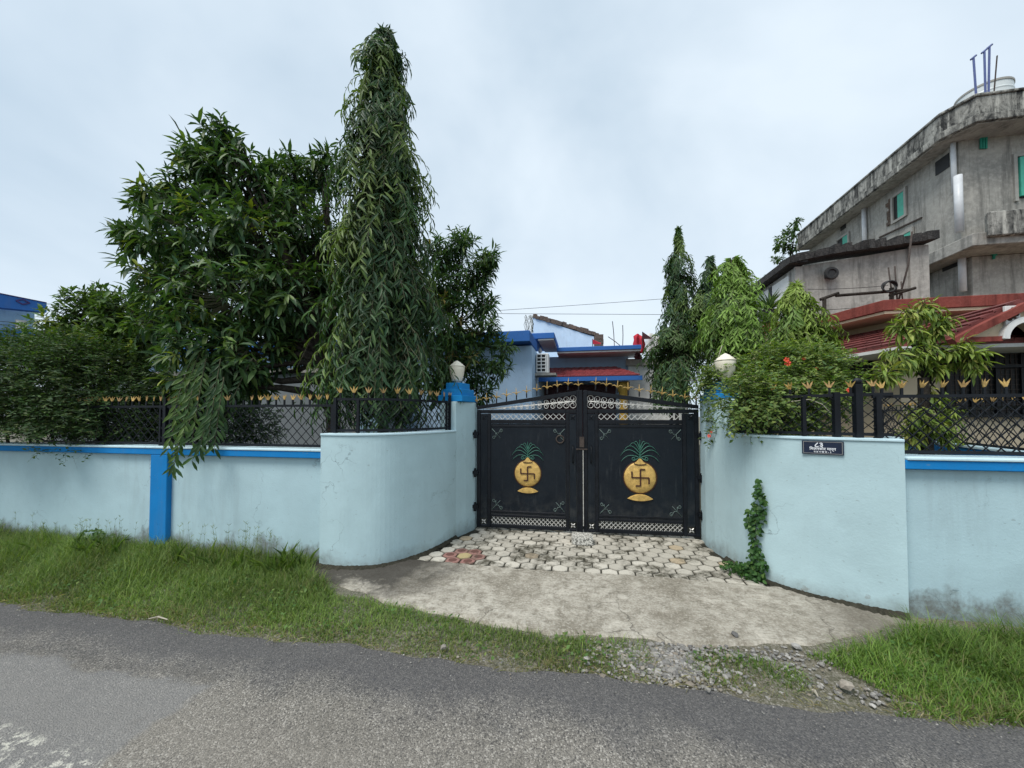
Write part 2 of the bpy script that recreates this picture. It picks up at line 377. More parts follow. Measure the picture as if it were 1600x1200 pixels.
def asphalt():
    m, t, p = material('asphalt'); v = pos(t)
    agg = noise(t, v, 130, 3, .6); agg2 = noise(t, v, 210, 2, .6); big = noise(t, v, .8, 5, .6, .4); mid = noise(t, v, 4, 5, .65)
    vo = t.nodes.new('ShaderNodeTexVoronoi'); vo.inputs['Scale'].default_value = 125; t.links.new(v, vo.inputs['Vector'])
    chips = t.nodes.new('ShaderNodeSeparateColor'); t.links.new(vo.outputs['Color'], chips.inputs[0])
    c = mix(t, ramp(t, agg, [(.33, 0), (.68, 1)]), (.095, .089, .079), (.295, .272, .238))
    c = mix(t, ramp(t, chips.outputs[0], [(.78, 0), (.90, .8)]), c, (.46, .43, .385))
    c = mix(t, ramp(t, chips.outputs[1], [(.76, 0), (.90, .85)]), c, (.035, .035, .037))
    c = mix(t, 1.0, c, ramp(t, big, [(.3, .92), (.7, 1.24)]), 'MULTIPLY')
    c = mix(t, 1.0, c, ramp(t, mid, [(.3, .9), (.7, 1.08)]), 'MULTIPLY')
    s = sepz(t); x, y = s[0], s[1]
    # the newer, darker bitumen along the verge
    yy = math_(t, 'ADD', y, math_(t, 'MULTIPLY', math_(t, 'SUBTRACT', noise(t, v, 1.4, 5, .7), .5), .75))
    c = mix(t, math_(t, 'MULTIPLY', ramp(t, math_(t, 'SUBTRACT', yy, 1.75), [(.22, 0), (.52, 1)]), .72), c, mix(t, agg, (.030, .030, .034), (.145, .142, .146)))
    # worn tan wheel path
    dpath = math_(t, 'ABSOLUTE', math_(t, 'SUBTRACT', yy, 1.65))
    c = mix(t, math_(t, 'MULTIPLY', ramp(t, dpath, [(.0, .5), (.5, 0)]), 1.0), c, mix(t, agg, (.155, .142, .120), (.40, .362, .308)))
    # pale repair patch at the left with scuffed white paint along its edge
    wv = noise(t, v, 2.0, 6, .7); w2 = math_(t, 'MULTIPLY', math_(t, 'SUBTRACT', wv, .5), .5)
    px_ = math_(t, 'ADD', x, w2); py_ = math_(t, 'ADD', y, w2)
    edge = math_(t, 'SUBTRACT', math_(t, 'ADD', math_(t, 'MULTIPLY', px_, -.60), .66), py_)     # inside where y < .66 - .6x
    inx = ramp(t, math_(t, 'ADD', math_(t, 'MULTIPLY', math_(t, 'SUBTRACT', math_(t, 'MULTIPLY', px_, -1), 2.35), 6), .5), [(.3, 0), (.7, 1)])
    iny = ramp(t, math_(t, 'ADD', math_(t, 'MULTIPLY', math_(t, 'SUBTRACT', 2.0, py_), 8), .5), [(.3, 0), (.7, 1)])
    patch = math_(t, 'MULTIPLY', inx, iny)
    c = mix(t, math_(t, 'MULTIPLY', patch, .6), c, mix(t, agg2, (.14, .142, .145), (.29, .285, .28)))
    ring = ramp(t, math_(t, 'ABSOLUTE', math_(t, 'SUBTRACT', py_, 2.06)), [(.0, .4), (.11, 0)])
    c = mix(t, math_(t, 'MULTIPLY', math_(t, 'MULTIPLY', ring, inx), .8), c, (.045, .045, .047))
    line = ramp(t, math_(t, 'ABSOLUTE', math_(t, 'SUBTRACT', y, math_(t, 'ADD', math_(t, 'MULTIPLY', x, -.06), 1.27))), [(.05, 1), (.11, 0)])
    flakes = ramp(t, noise(t, v, 17, 6, .75), [(.53, 0), (.585, 1)])
    lx = ramp(t, math_(t, 'ADD', math_(t, 'MULTIPLY', math_(t, 'MULTIPLY', x, -1), 1.0), -1.2), [(.2, 0), (.6, 1)])
    c = mix(t, math_(t, 'MULTIPLY', math_(t, 'MULTIPLY', math_(t, 'MULTIPLY', line, flakes), lx), .85), c, (.60, .58, .50))
    # soil washed in along the ragged edge
    c = mix(t, math_(t, 'MULTIPLY', ramp(t, math_(t, 'ADD', y, math_(t, 'MULTIPLY', noise(t, v, 5, 6, .75), .35)), [(.0, 0), (1.0, 1)]), 0.0), c, (.1, .09, .07))
    # oil and mud spots
    c = mix(t, ramp(t, noise(t, v, 1.9, 3, .5, .6), [(.70, 0), (.80, .22)]), c, (.07, .055, .045))
    t.links.new(c, p.inputs['Base Color']); p.inputs['Roughness'].default_value = .88; p.inputs['Specular IOR Level'].default_value = .28
    h = math_(t, 'ADD', agg, math_(t, 'MULTIPLY', vo.outputs['Distance'], -.6)); bump(t, p, h, .85, .010)
    return m
M_asph = asphalt()
xs = np.linspace(-14, 10, 481)
grid('road', xs, lambda x: (-7.0, float(road_edge(x))), 40, lambda x, y, t: (-.018 - .02 * max(0, (t - .985) / .015)) + .006 * math.sin(1.3 * x + y), M_asph)

def apron_mat():
    m, t, p = material('apron_concrete'); v = pos(t)
    n1 = noise(t, v, 1.9, 7, .72, .5); n2 = noise(t, v, 9, 6, .72); n3 = noise(t, v, 48, 5, .7)
    c = mix(t, ramp(t, n1, [(.36, 0), (.60, 1)]), (.255, .228, .18), (.53, .49, .415))
    c = mix(t, ramp(t, n2, [(.36, .8), (.56, 0)]), c, (.20, .175, .135))
    c = mix(t, ramp(t, n3, [(.50, 0), (.72, .75)]), c, (.60, .57, .50))
    c = mix(t, ramp(t, n3, [(.30, .6), (.45, 0)]), c, (.11, .10, .085))
    s = sepz(t); x, y = s[0], s[1]; wn = math_(t, 'MULTIPLY', math_(t, 'SUBTRACT', noise(t, v, 2.4, 6, .7), .5), 1.3)
    vv = t.nodes.new('ShaderNodeTexVoronoi'); vv.feature = 'DISTANCE_TO_EDGE'; vv.inputs['Scale'].default_value = .8
    wp = t.nodes.new('ShaderNodeVectorMath'); wp.operation = 'ADD'; ns_ = t.nodes.new('ShaderNodeTexNoise'); ns_.inputs['Scale'].default_value = 2.5; ns_.inputs['Detail'].default_value = 7
    t.links.new(v, ns_.inputs['Vector']); t.links.new(v, wp.inputs[0]); t.links.new(ns_.outputs['Color'], wp.inputs[1]); t.links.new(wp.outputs[0], vv.inputs['Vector'])
    c = mix(t, math_(t, 'MULTIPLY', ramp(t, vv.outputs['Distance'], [(.0, .8), (.012, 0)]), ramp(t, noise(t, v, .9, 2), [(.45, 0), (.55, 1)])), c, (.09, .08, .065))
    c = mix(t, ramp(t, noise(t, pos(t, (1.2, 14, 1)), 3.5, 5, .7, .5), [(.52, 0), (.66, .45)]), c, (.20, .18, .14))
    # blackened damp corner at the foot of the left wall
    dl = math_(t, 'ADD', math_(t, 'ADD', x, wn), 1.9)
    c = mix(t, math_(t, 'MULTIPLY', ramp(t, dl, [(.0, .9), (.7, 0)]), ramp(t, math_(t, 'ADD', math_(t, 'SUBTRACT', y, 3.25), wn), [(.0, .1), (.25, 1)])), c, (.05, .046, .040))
    dr = math_(t, 'SUBTRACT', math_(t, 'ADD', x, wn), 1.55)
    c = mix(t, math_(t, 'MULTIPLY', ramp(t, dr, [(.15, 0), (.8, .65)]), ramp(t, n2, [(.3, .4), (.6, 1)])), c, (.12, .105, .085))
    t.links.new(c, p.inputs['Base Color']); p.inputs['Roughness'].default_value = .95; p.inputs['Specular IOR Level'].default_value = .15
    bump(t, p, math_(t, 'ADD', n3, math_(t, 'MULTIPLY', n2, 1.5)), .9, .014)
    return m
M_apron = apron_mat()
def apron_z(x, y, t):
    z = .010 - .030 * (1 - t) ** 2 + .004 * math.sin(9 * x + 5 * y) * math.sin(11 * y - 4 * x)
    if t < .03: z -= .05
    return z
def apron_back(x): return 4.10 + .03 * x * .5 + .022 * abs(math.sin(x * PI / .1795)) + .02 * math.sin(2.3 * x)
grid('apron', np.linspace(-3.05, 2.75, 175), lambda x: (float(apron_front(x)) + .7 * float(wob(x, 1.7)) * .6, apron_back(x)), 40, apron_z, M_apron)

# ------------------------------------------------------------------ forecourt with hexagonal pavers
def paver_mat(name, base, alt, stainy=1.0):
    m, t, p = material(name); v = pos(t)
    oi = t.nodes.new('ShaderNodeObjectInfo')
    c = mix(t, oi.outputs['Random'], base, alt)
    tco = t.nodes.new('ShaderNodeTexCoord'); ln_ = t.nodes.new('ShaderNodeVectorMath'); ln_.operation = 'LENGTH'; t.links.new(tco.outputs['Object'], ln_.inputs[0])
    rim = math_(t, 'ADD', ln_.outputs['Value'], math_(t, 'MULTIPLY', math_(t, 'SUBTRACT', noise(t, v, 28, 4, .7), .5), .05))
    c = mix(t, ramp(t, rim, [(.070, 0), (.094, .45)]), c, (.12, .11, .085))
    n1 = noise(t, v, 2.1, 6, .7, .5); n2 = noise(t, v, 11, 6, .75); n3 = noise(t, v, 70, 4)
    c = mix(t, 1.0, c, ramp(t, n3, [(.3, .82), (.7, 1.1)]), 'MULTIPLY')
    f = math_(t, 'MULTIPLY', ramp(t, n1, [(.47, 0), (.57, 1)]), ramp(t, n2, [(.38, .15), (.54, 1)]))
    c = mix(t, math_(t, 'MULTIPLY', f, .95 * stainy), c, (.070, .064, .045))
    c = mix(t, ramp(t, n2, [(.60, 0), (.72, .5 * stainy)]), c, (.16, .14, .10))
    t.links.new(c, p.inputs['Base Color']); p.inputs['Roughness'].default_value = .9; p.inputs['Specular IOR Level'].default_value = .2
    bump(t, p, math_(t, 'ADD', n3, n2), .5, .006); return m
M_pav = paver_mat('paver_cream', (.60, .56, .48), (.42, .39, .33))
M_pavred = paver_mat('paver_red', (.33, .16, .14), (.31, .18, .15), .8)
M_pavredin = paver_mat('paver_red_centre', (.16, .075, .062), (.14, .07, .06), .7)
M_pavyel = paver_mat('paver_yellow', (.46, .37, .17), (.42, .34, .18), .6)
M_pavtan = paver_mat('paver_tan', (.47, .38, .26), (.40, .33, .25), .8)
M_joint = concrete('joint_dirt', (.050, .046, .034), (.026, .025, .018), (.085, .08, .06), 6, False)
m = MB(); m.prism([(-2.3, 4.0), (2.1, 4.0), (2.1, 9.0), (-2.3, 9.0)], -.06, -.014)
court = struct(m.build('forecourt', M_joint))
HA = .1795 / math.sqrt(3)
def hexmesh(name, mats, inset):
    m = MB(); a = HA - .0088
    r0 = [(a * math.sin(k * PI / 3), a * math.cos(k * PI / 3)) for k in range(6)]
    lo = [(x, y, -.05) for x, y in r0]; mi = [(x, y, -.004) for x, y in r0]; hi = [(x * .93, y * .93, 0) for x, y in r0]
    vs = lo + mi + hi; fs = [(i, (i + 1) % 6, 6 + (i + 1) % 6, 6 + i) for i in range(6)] + [(6 + i, 6 + (i + 1) % 6, 12 + (i + 1) % 6, 12 + i) for i in range(6)]
    if inset:
        vs += [(x * .60, y * .60, .0015) for x, y in r0]
        fs += [(12 + i, 12 + (i + 1) % 6, 18 + (i + 1) % 6, 18 + i) for i in range(6)]
        m.add(vs, fs); m.cur = 1; b = len(m.v) - 24; m.f.append([b + 18 + i for i in range(6)]); m.m.append(1)
    else:
        m.add(vs, fs + [(12, 13, 14, 15, 16, 17)])
    me_o = m.build(name, mats, None); me = me_o.data; bpy.data.objects.remove(me_o); return me
HX = hexmesh('paver', M_pav, False); HR = hexmesh('paver_red', [M_pavred, M_pavredin], True); HY = hexmesh('paver_yellow', M_pavyel, False); HT = hexmesh('paver_tan', M_pavtan, False)
def inner_left(y): return float(np.interp(y, [3.6, 3.88, 4.27, 4.7, 4.97, 5.43, 6], [-2.5, -2.21, -1.92, -1.80, -1.75, -1.60, -1.6])) + .03
def inner_right(y): return float(np.interp(y, [3.6, 3.94, 4.26, 4.85, 5.07, 5.56, 6], [2.4, 2.26, 1.81, 1.68, 1.63, 1.61, 1.6])) - .03
FL = (-1.42, 4.36)
row0 = round((FL[1] - 4.05) / (1.5 * HA)); npav = 0
for r in range(-1, 12):
    y = FL[1] + (r - row0) * 1.5 * HA
    for k in range(-5, 21):
        x = FL[0] + k * .1795 + (.08975 if (r - row0) % 2 else 0)
        if not (inner_left(y) + .02 < x < inner_right(y) - .02) or y > 5.75 or y < 4.06: continue
        dq = math.hypot(x - FL[0], y - FL[1])
        me = HY if dq < .03 else (HR if dq < .2 else (HT if random.random() < .03 else HX))
        o = bpy.data.objects.new('paver', me); C.objects.link(o); o.parent = court
        o.location = (x + random.uniform(-.003, .003), y + random.uniform(-.003, .003), random.uniform(-.004, .003))
        o.rotation_euler = (random.uniform(-.012, .012), random.uniform(-.012, .012), random.uniform(-.025, .025)); npav += 1

# ------------------------------------------------------------------ boundary walls
# left straight wall: recessed panels, bright blue band and pilasters
t = thing('boundary_wall', 'long low pale blue wall with bright blue band and pilaster, standing in tall grass', 'wall', (-5.5, 3.85, 0))
m = MB(); m.box(-13, -2.90, 3.875, 4.02, -.1, 1.205); m.build('panel', M_walldirty, t, bevel=.008)
m = MB(); m.box(-13, -2.935, 3.81, 4.04, 1.207, 1.283); m.build('band', M_band, t, bevel=.006)
m = MB(); m.box(-13, -2.86, 3.80, 4.05, 1.285, 1.312); m.build('ledge', M_ledge, t, bevel=.006)
for x in (-5.455, -8.95, -12.4):
    m = MB(); m.box(x, x + .265, 3.812, 3.89, -.1, 1.206); m.build('pilaster', M_band, t, bevel=.006)
# curved wings
def curve_pts(cp, n=28):
    cp = [Vector((*p, 0)) for p in cp]; res = []
    P = [cp[0] * 2 - cp[1]] + cp + [cp[-1] * 2 - cp[-2]]
    seg = len(cp) - 1
    for i in range(seg):
        a, b, c, d = P[i:i + 4]
        k = max(2, n // seg)
        for j in range(k):
            u = j / k
            q = .5 * ((2 * b) + (-a + c) * u + (2 * a - 5 * b + 4 * c - d) * u * u + (-a + 3 * b - 3 * c + d) * u ** 3)
            res.append((q.x, q.y))
    res.append((cp[-1].x, cp[-1].y)); return res
def offset(pts, d):
    r = []
    for i, p in enumerate(pts):
        a = pts[max(i - 1, 0)]; b = pts[min(i + 1, len(pts) - 1)]
        tx, ty = b[0] - a[0], b[1] - a[1]; l = math.hypot(tx, ty); r.append((p[0] - ty / l * d, p[1] + tx / l * d))
    return r
def wing(front, back, name, label, ztop, fence_from):
    t = thing(name, label, 'wall', (front[len(front) // 2][0], front[len(front) // 2][1], 0))
    n = len(front)
    m = MB()
    vs = []
    for z in (-.1, ztop - .024):
        vs += [(x, y, z) for x, y in front] + [(x, y, z) for x, y in back]
    fs = []
    for i in range(n - 1):
        fs += [(i, i + 1, 2 * n + i + 1, 2 * n + i), (n + i + 1, n + i, 3 * n + i, 3 * n + i + 1), (2 * n + i, 2 * n + i + 1, 3 * n + i + 1, 3 * n + i), (i + 1, i, n + i, n + i + 1)]
    fs += [(0, 2 * n, 3 * n, n), (n - 1, 2 * n - 1, 4 * n - 1, 3 * n - 1)]
    m.add(vs, fs); o = m.build('body', M_wall, t)
    return t
LC = curve_pts([(-2.935, 3.745), (-2.58, 3.745), (-2.21, 3.885), (-1.95, 4.25), (-1.81, 4.68), (-1.755, 4.99)], 40)
RC = curve_pts([(1.685, 4.84), (1.78, 4.36), (2.02, 4.06), (2.34, 3.88), (2.705, 3.735)], 40)
LB = offset(LC, .20); RB = offset(RC, .20)
def smooth_shade(o):
    o.data.polygons.foreach_set('use_smooth', [abs(p.normal.z) < .5 for p in o.data.polygons])
tl = wing(LC, LB, 'curved_wall', 'pale blue curved wall sweeping in to the left gate pillar, concrete at its foot', 1.50, 0)
tr_ = wing(RC, RB, 'curved_wall', 'pale blue curved wall with navy address plate and climbing creeper', 1.50, 0)
def ledge(front, back, z0, z1, parent, i0=0, i1=None):
    f = offset(front, -.014)[i0:i1]; b = offset(back, .014)[i0:i1]; n = len(f); m = MB(); vs = []
    for z in (z0, z1): vs += [(x, y, z) for x, y in f] + [(x, y, z) for x, y in b]
    fs = []
    for i in range(n - 1):
        fs += [(i, i + 1, 2 * n + i + 1, 2 * n + i), (n + i + 1, n + i, 3 * n + i, 3 * n + i + 1), (2 * n + i, 2 * n + i + 1, 3 * n + i + 1, 3 * n + i), (i + 1, i, n + i, n + i + 1)]
    fs += [(0, 2 * n, 3 * n, n), (n - 1, 2 * n - 1, 4 * n - 1, 3 * n - 1)]
    m.add(vs, fs); return m.build('ledge', M_ledge, parent, bevel=.004)
ledge(LC, LB, 1.478, 1.502, tl); ledge(RC, RB, 1.478, 1.502, tr_)
# right straight wall
t = thing('boundary_wall', 'low pale blue wall at the right under a bright blue band, mud-stained foot', 'wall', (4, 3.8, 0))
m = MB(); m.box(2.66, 9, 3.80, 3.98, -.1, 1.245); m.build('panel', M_walldirty, t, bevel=.008)
m = MB(); m.box(2.708, 9, 3.728, 4.0, 1.247, 1.323); m.build('band', M_band, t, bevel=.006)
m = MB(); m.box(2.715, 9, 3.715, 4.01, 1.325, 1.350); m.build('ledge', M_ledge, t, bevel=.006)
# side wall running back along the neighbour's yard
t = thing('side_wall', 'blue-banded garden side wall running back behind the lattice fence', 'wall', (5, 6, 0))
sw = [(4.42, 4.02), (5.75, 8.5)]
dx, dy = sw[1][0] - sw[0][0], sw[1][1] - sw[0][1]; ln = math.hypot(dx, dy); nx, ny = dy / ln, -dx / ln
def swp(a, b, o0, o1):
    p = lambda u, o: (sw[0][0] + dx * u + nx * o, sw[0][1] + dy * u + ny * o)
    return [p(a, o0), p(b, o0), p(b, o1), p(a, o1)]
m = MB(); m.prism(swp(0, 1, 0, .15), -.1, 1.16); m.build('panel', M_wall, t)
m = MB(); m.prism(swp(0, 1, -.03, .18), 1.162, 1.285); m.build('band', M_band, t)
m = MB(); m.prism(swp(0, 1, -.04, .19), 1.287, 1.31); m.build('ledge', M_ledge, t)

# gate pillars
def pillar(poly, label, cap_c, sizes, rot, sh=.092):
    t = thing('gate_pillar', label, 'gate pillar', (cap_c[0], cap_c[1], 0), 0, 'pillars beside the gate')
    m = MB(); m.prism(poly, -.1, 1.908); m.build('shaft', M_wall, t, bevel=.01)
    z = 1.910
    for i, (a, b) in enumerate(sizes):
        c_, s_ = math.cos(rot), math.sin(rot)
        pts = [(cap_c[0] + x * c_ - y * s_, cap_c[1] + x * s_ + y * c_) for x, y in ((-a, -b), (a, -b), (a, b), (-a, b))]
        m = MB(); m.prism(pts, z, z + sh); m.build('cap_step', M_cap, t, bevel=.006); z += sh + .0015
    return z
zc = pillar([(-1.762, 4.985), (-1.675, 5.21), (-1.605, 5.435), (-1.625, 5.63), (-1.98, 5.63), (-2.06, 5.35), (-2.0, 5.02)], 'pale blue gate pillar on the left, stepped blue cap under a cream lamp', (-1.835, 5.30), [(.205, .265), (.165, .215), (.118, .16)], -.15)
pillar([(1.615, 5.57), (1.60, 5.32), (1.632, 5.08), (1.69, 4.83), (2.0, 4.92), (2.05, 5.57)], 'pale blue gate pillar on the right, its blue cap overgrown by the flowering bush', (1.81, 5.22), [(.20, .26), (.17, .21), (.13, .15)], .1, .073)
def lamp(c, s, label):
    t = thing('pillar_lamp', label, 'lamp', c, 0, 'lamps on the gate pillars')
    m = MB(); m.lathe([(.055 * s, 0), (.06 * s, .012 * s), (.06 * s, .03 * s)], c, 20); m.build('base', M_steel, t, smooth=False)
    m = MB(); m.lathe([(.070 * s, .03 * s), (.080 * s, .05 * s), (.100 * s, .13 * s), (.112 * s, .20 * s), (.116 * s, .235 * s), (.113 * s, .25 * s)], c, 28); m.build('globe', M_lamp, t, smooth=True)
    m = MB(); m.lathe([(.119 * s, .248 * s), (.119 * s, .262 * s), (.098 * s, .272 * s), (.092 * s, .288 * s), (.062 * s, .305 * s), (.055 * s, .318 * s), (.022 * s, .336 * s), (.012 * s, .344 * s)], c, 28); m.build('lid', M_lamp, t, smooth=True)
lamp((-1.85, 5.30, zc), 1.0, 'cream urn-shaped lamp on the left pillar, fully in view')
lamp((1.79, 5.10, zc - .055), 1.05, 'cream lamp rising out of the bush on the right pillar')

# ------------------------------------------------------------------ fences (rails, posts, lattice bars, pickets with gold finials)
def finial_mesh():
    m = MB()
    m.add([(-.007, -.004, 0), (.007, -.004, 0), (.007, .004, 0), (-.007, .004, 0), (-.008, -.004, .045), (.008, -.004, .045), (.008, .004, .045), (-.008, .004, .045), (0, 0, .088)],
          [(0, 1, 5, 4), (1, 2, 6, 5), (2, 3, 7, 6), (3, 0, 4, 7), (4, 5, 8), (5, 6, 8), (6, 7, 8), (7, 4, 8)])
    for s in (-1, 1):
        m.add([(-.004 * s, -.0035, .004), (.010 * s, -.0035, .004), (.010 * s, .0035, .004), (-.004 * s, .0035, .004),
               (.018 * s, -.0035, .050), (.032 * s, -.0035, .043), (.032 * s, .0035, .043), (.018 * s, .0035, .050), (.048 * s, -.004, .082)],
              [(0, 1, 5, 4), (1, 2, 6, 5), (2, 3, 7, 6), (3, 0, 4, 7), (4, 5, 8), (5, 6, 8), (6, 7, 8), (7, 4, 8)])
    o = m.build('finial', M_gold); me = o.data; bpy.data.objects.remove(o); return me
FIN = finial_mesh(); FINB = finial_mesh(); FINB.materials.clear(); FINB.materials.append(simple('faded_gold_paint', (.36, .23, .09), .6, .55, 30, .05))
def picket_mesh(h):
    m = MB(); m.box(-.009, .009, -.007, .007, 0, h); o = m.build('picket', M_iron); me = o.data; bpy.data.objects.remove(o); return me
PICK = picket_mesh(.075)
def fence(path, zb, zt, label, bar_sp, fin_sp, posts, rootp, loc, ball=(), pitch=1.0, fin0=None, fscale=1.0, thin=.0045):
    t = thing('lattice_fence', label, 'fence', loc, 0, 'iron lattice fences on the walls')
    P = [Vector((x, y, 0)) for x, y in path]; S = [0]
    for a, b in zip(P, P[1:]): S.append(S[-1] + (b - a).length)
    Ln = S[-1]
    def pt(s, z):
        s = min(max(s, 0), Ln)
        i = max(0, min(len(S) - 2, int(np.searchsorted(S, s) - 1))); u = (s - S[i]) / max(1e-9, S[i + 1] - S[i])
        q = P[i].lerp(P[i + 1], u); return (q.x, q.y, z)
    def ang(s):
        a = Vector(pt(s - .03, 0)); b = Vector(pt(s + .03, 0)); return math.atan2(b.y - a.y, b.x - a.x)
    ns = max(2, len(path)) if len(path) > 2 else 2
    for z, hw in ((zt, .014), (zb, .014)):
        m = MB(); m.tube([pt(Ln * i / (ns - 1), z) for i in range(ns)], 0, 4, sq=(.010, hw)); m.build('rail', M_iron, t)
    M = ROOT[t.name]
    for s, wd, extra in posts:
        x, y, _ = pt(s, 0); m = MB(); m.tube([(x, y, zb - .03), (x, y, zt + extra)], 0, 4, sq=(wd, wd))
        if extra > .05: m.lathe([(wd * .8, 0), (wd * 1.25, .012), (wd * 1.35, .03), (wd * .9, .045), (.004, .055)], (x, y, zt + extra), 10)
        m.build('post', M_iron, t)
    H = (zt - zb) * pitch; k = 0
    s = -H + .02
    while s < Ln:
        for sg in (1, -1):
            a, b = s, s + H; za, zb_ = (zb, zt) if sg == 1 else (zt, zb)
            a2, b2 = max(a, 0), min(b, Ln)
            if b2 - a2 > .05:
                n = 2 if len(path) == 2 else 5; off = .006 * sg; pts = []
                for i in range(n):
                    ss = a2 + (b2 - a2) * i / (n - 1); z = za + (zb_ - za) * (ss - a) / (b - a); q = pt(ss, z); al = ang(ss)
                    pts.append((q[0] - math.sin(al) * off, q[1] + math.cos(al) * off, z))
                m = MB(); m.tube(pts, thin, 4); m.build('lattice_bar', M_iron, t)
        s += bar_sp
    s = fin_sp * .5 if fin0 is None else fin0
    while s < Ln:
        q = Vector(pt(s, zt)); al = ang(s); qq = M @ q
        o = bpy.data.objects.new('picket', PICK); C.objects.link(o); o.parent = t; o.location = qq; o.rotation_euler = (0, 0, al)
        if random.random() < .04: s += fin_sp; continue
        f = bpy.data.objects.new('finial', FIN if random.random() < .65 else FINB); C.objects.link(f); f.parent = t; f.location = (qq.x, qq.y, qq.z + .066)
        f.rotation_euler = (random.uniform(-.25, .25), random.uniform(-.16, .16), al + random.uniform(-.5, .5)); k_ = random.uniform(.80, 1.0) * fscale; f.scale = (k_, k_, k_)
        s += fin_sp
    return t
fence([(-7.6, 3.90), (-2.885, 3.90)], 1.345, 1.825, 'straight black lattice fence with gold finials on the long left wall', .125, .117, [(.02, .014, 0), (2.25, .022, .12), (2.33, .012, 0), (2.17, .012, 0), (4.70, .016, 0)], None, (-5.2, 3.9, 1.31))
LF = offset(LC, .09)[6:]; LF[0] = (-2.83, LF[0][1])
fence(LF, 1.535, 1.895, 'curved black lattice fence with gold finials on the left wall by the ashoka tree', .10, .165, [(.02, .018, .02), (.30, .014, 0), (1.63, .014, .02), (1.72, .018, .06)], None, (-2.2, 4.1, 1.5), fscale=1.05)
RF = offset(RC, .09)[2:-1]
fence(RF, 1.535, 1.895, 'curved black lattice fence smothered by the flowering bush on the right wall', .10, .15, [(.03, .03, .02), (1.02, .024, .03), (.78, .016, 0), (1.17, .028, .10)], None, (2.1, 4.2, 1.5), fscale=1.05)
fence([(2.56, 3.86), (6.5, 3.86)], 1.385, 1.875, 'straight black lattice fence with gold finials over the right end of the wall', .105, .150, [(.04, .020, .0), (1.75, .018, 0), (3.5, .018, 0)], None, (4, 3.86, 1.35), fscale=1.02, thin=.0055)
fence([(4.46, 4.2), (5.78, 8.5)], 1.34, 1.80, 'black lattice fence along the side wall in front of the cream house', .13, .17, [(.02, .018, 0), (2.2, .018, 0), (4.45, .018, 0)], None, (5, 6, 1.31), fscale=1.0)

# ------------------------------------------------------------------ gate
def spiral(c, r, a0, turns, sgn, n=22, shrink=.72):
    return [(c[0] + r * (1 - shrink * i / (n - 1)) * math.cos(a0 + sgn * 2 * PI * turns * i / (n - 1)), c[1] + r * (1 - shrink * i / (n - 1)) * math.sin(a0 + sgn * 2 * PI * turns * i / (n - 1))) for i in range(n)]
def fleur_mesh():
    m = MB()
    m.tube([(0, 0, 0), (0, 0, .04), (0, 0, .085), (0, 0, .125)], [.006, .009, .006, .001], 5)
    for s in (-1, 1):
        m.tube([(0, 0, .012), (.018 * s, 0, .038), (.042 * s, 0, .050), (.066 * s, 0, .044), (.080 * s, 0, .032)], [.006, .007, .006, .004, .001], 5)
    o = m.build('fleur', M_gold, smooth=True); me = o.data; bpy.data.objects.remove(o); return me
FLEUR = fleur_mesh(); STUB = picket_mesh(.07)
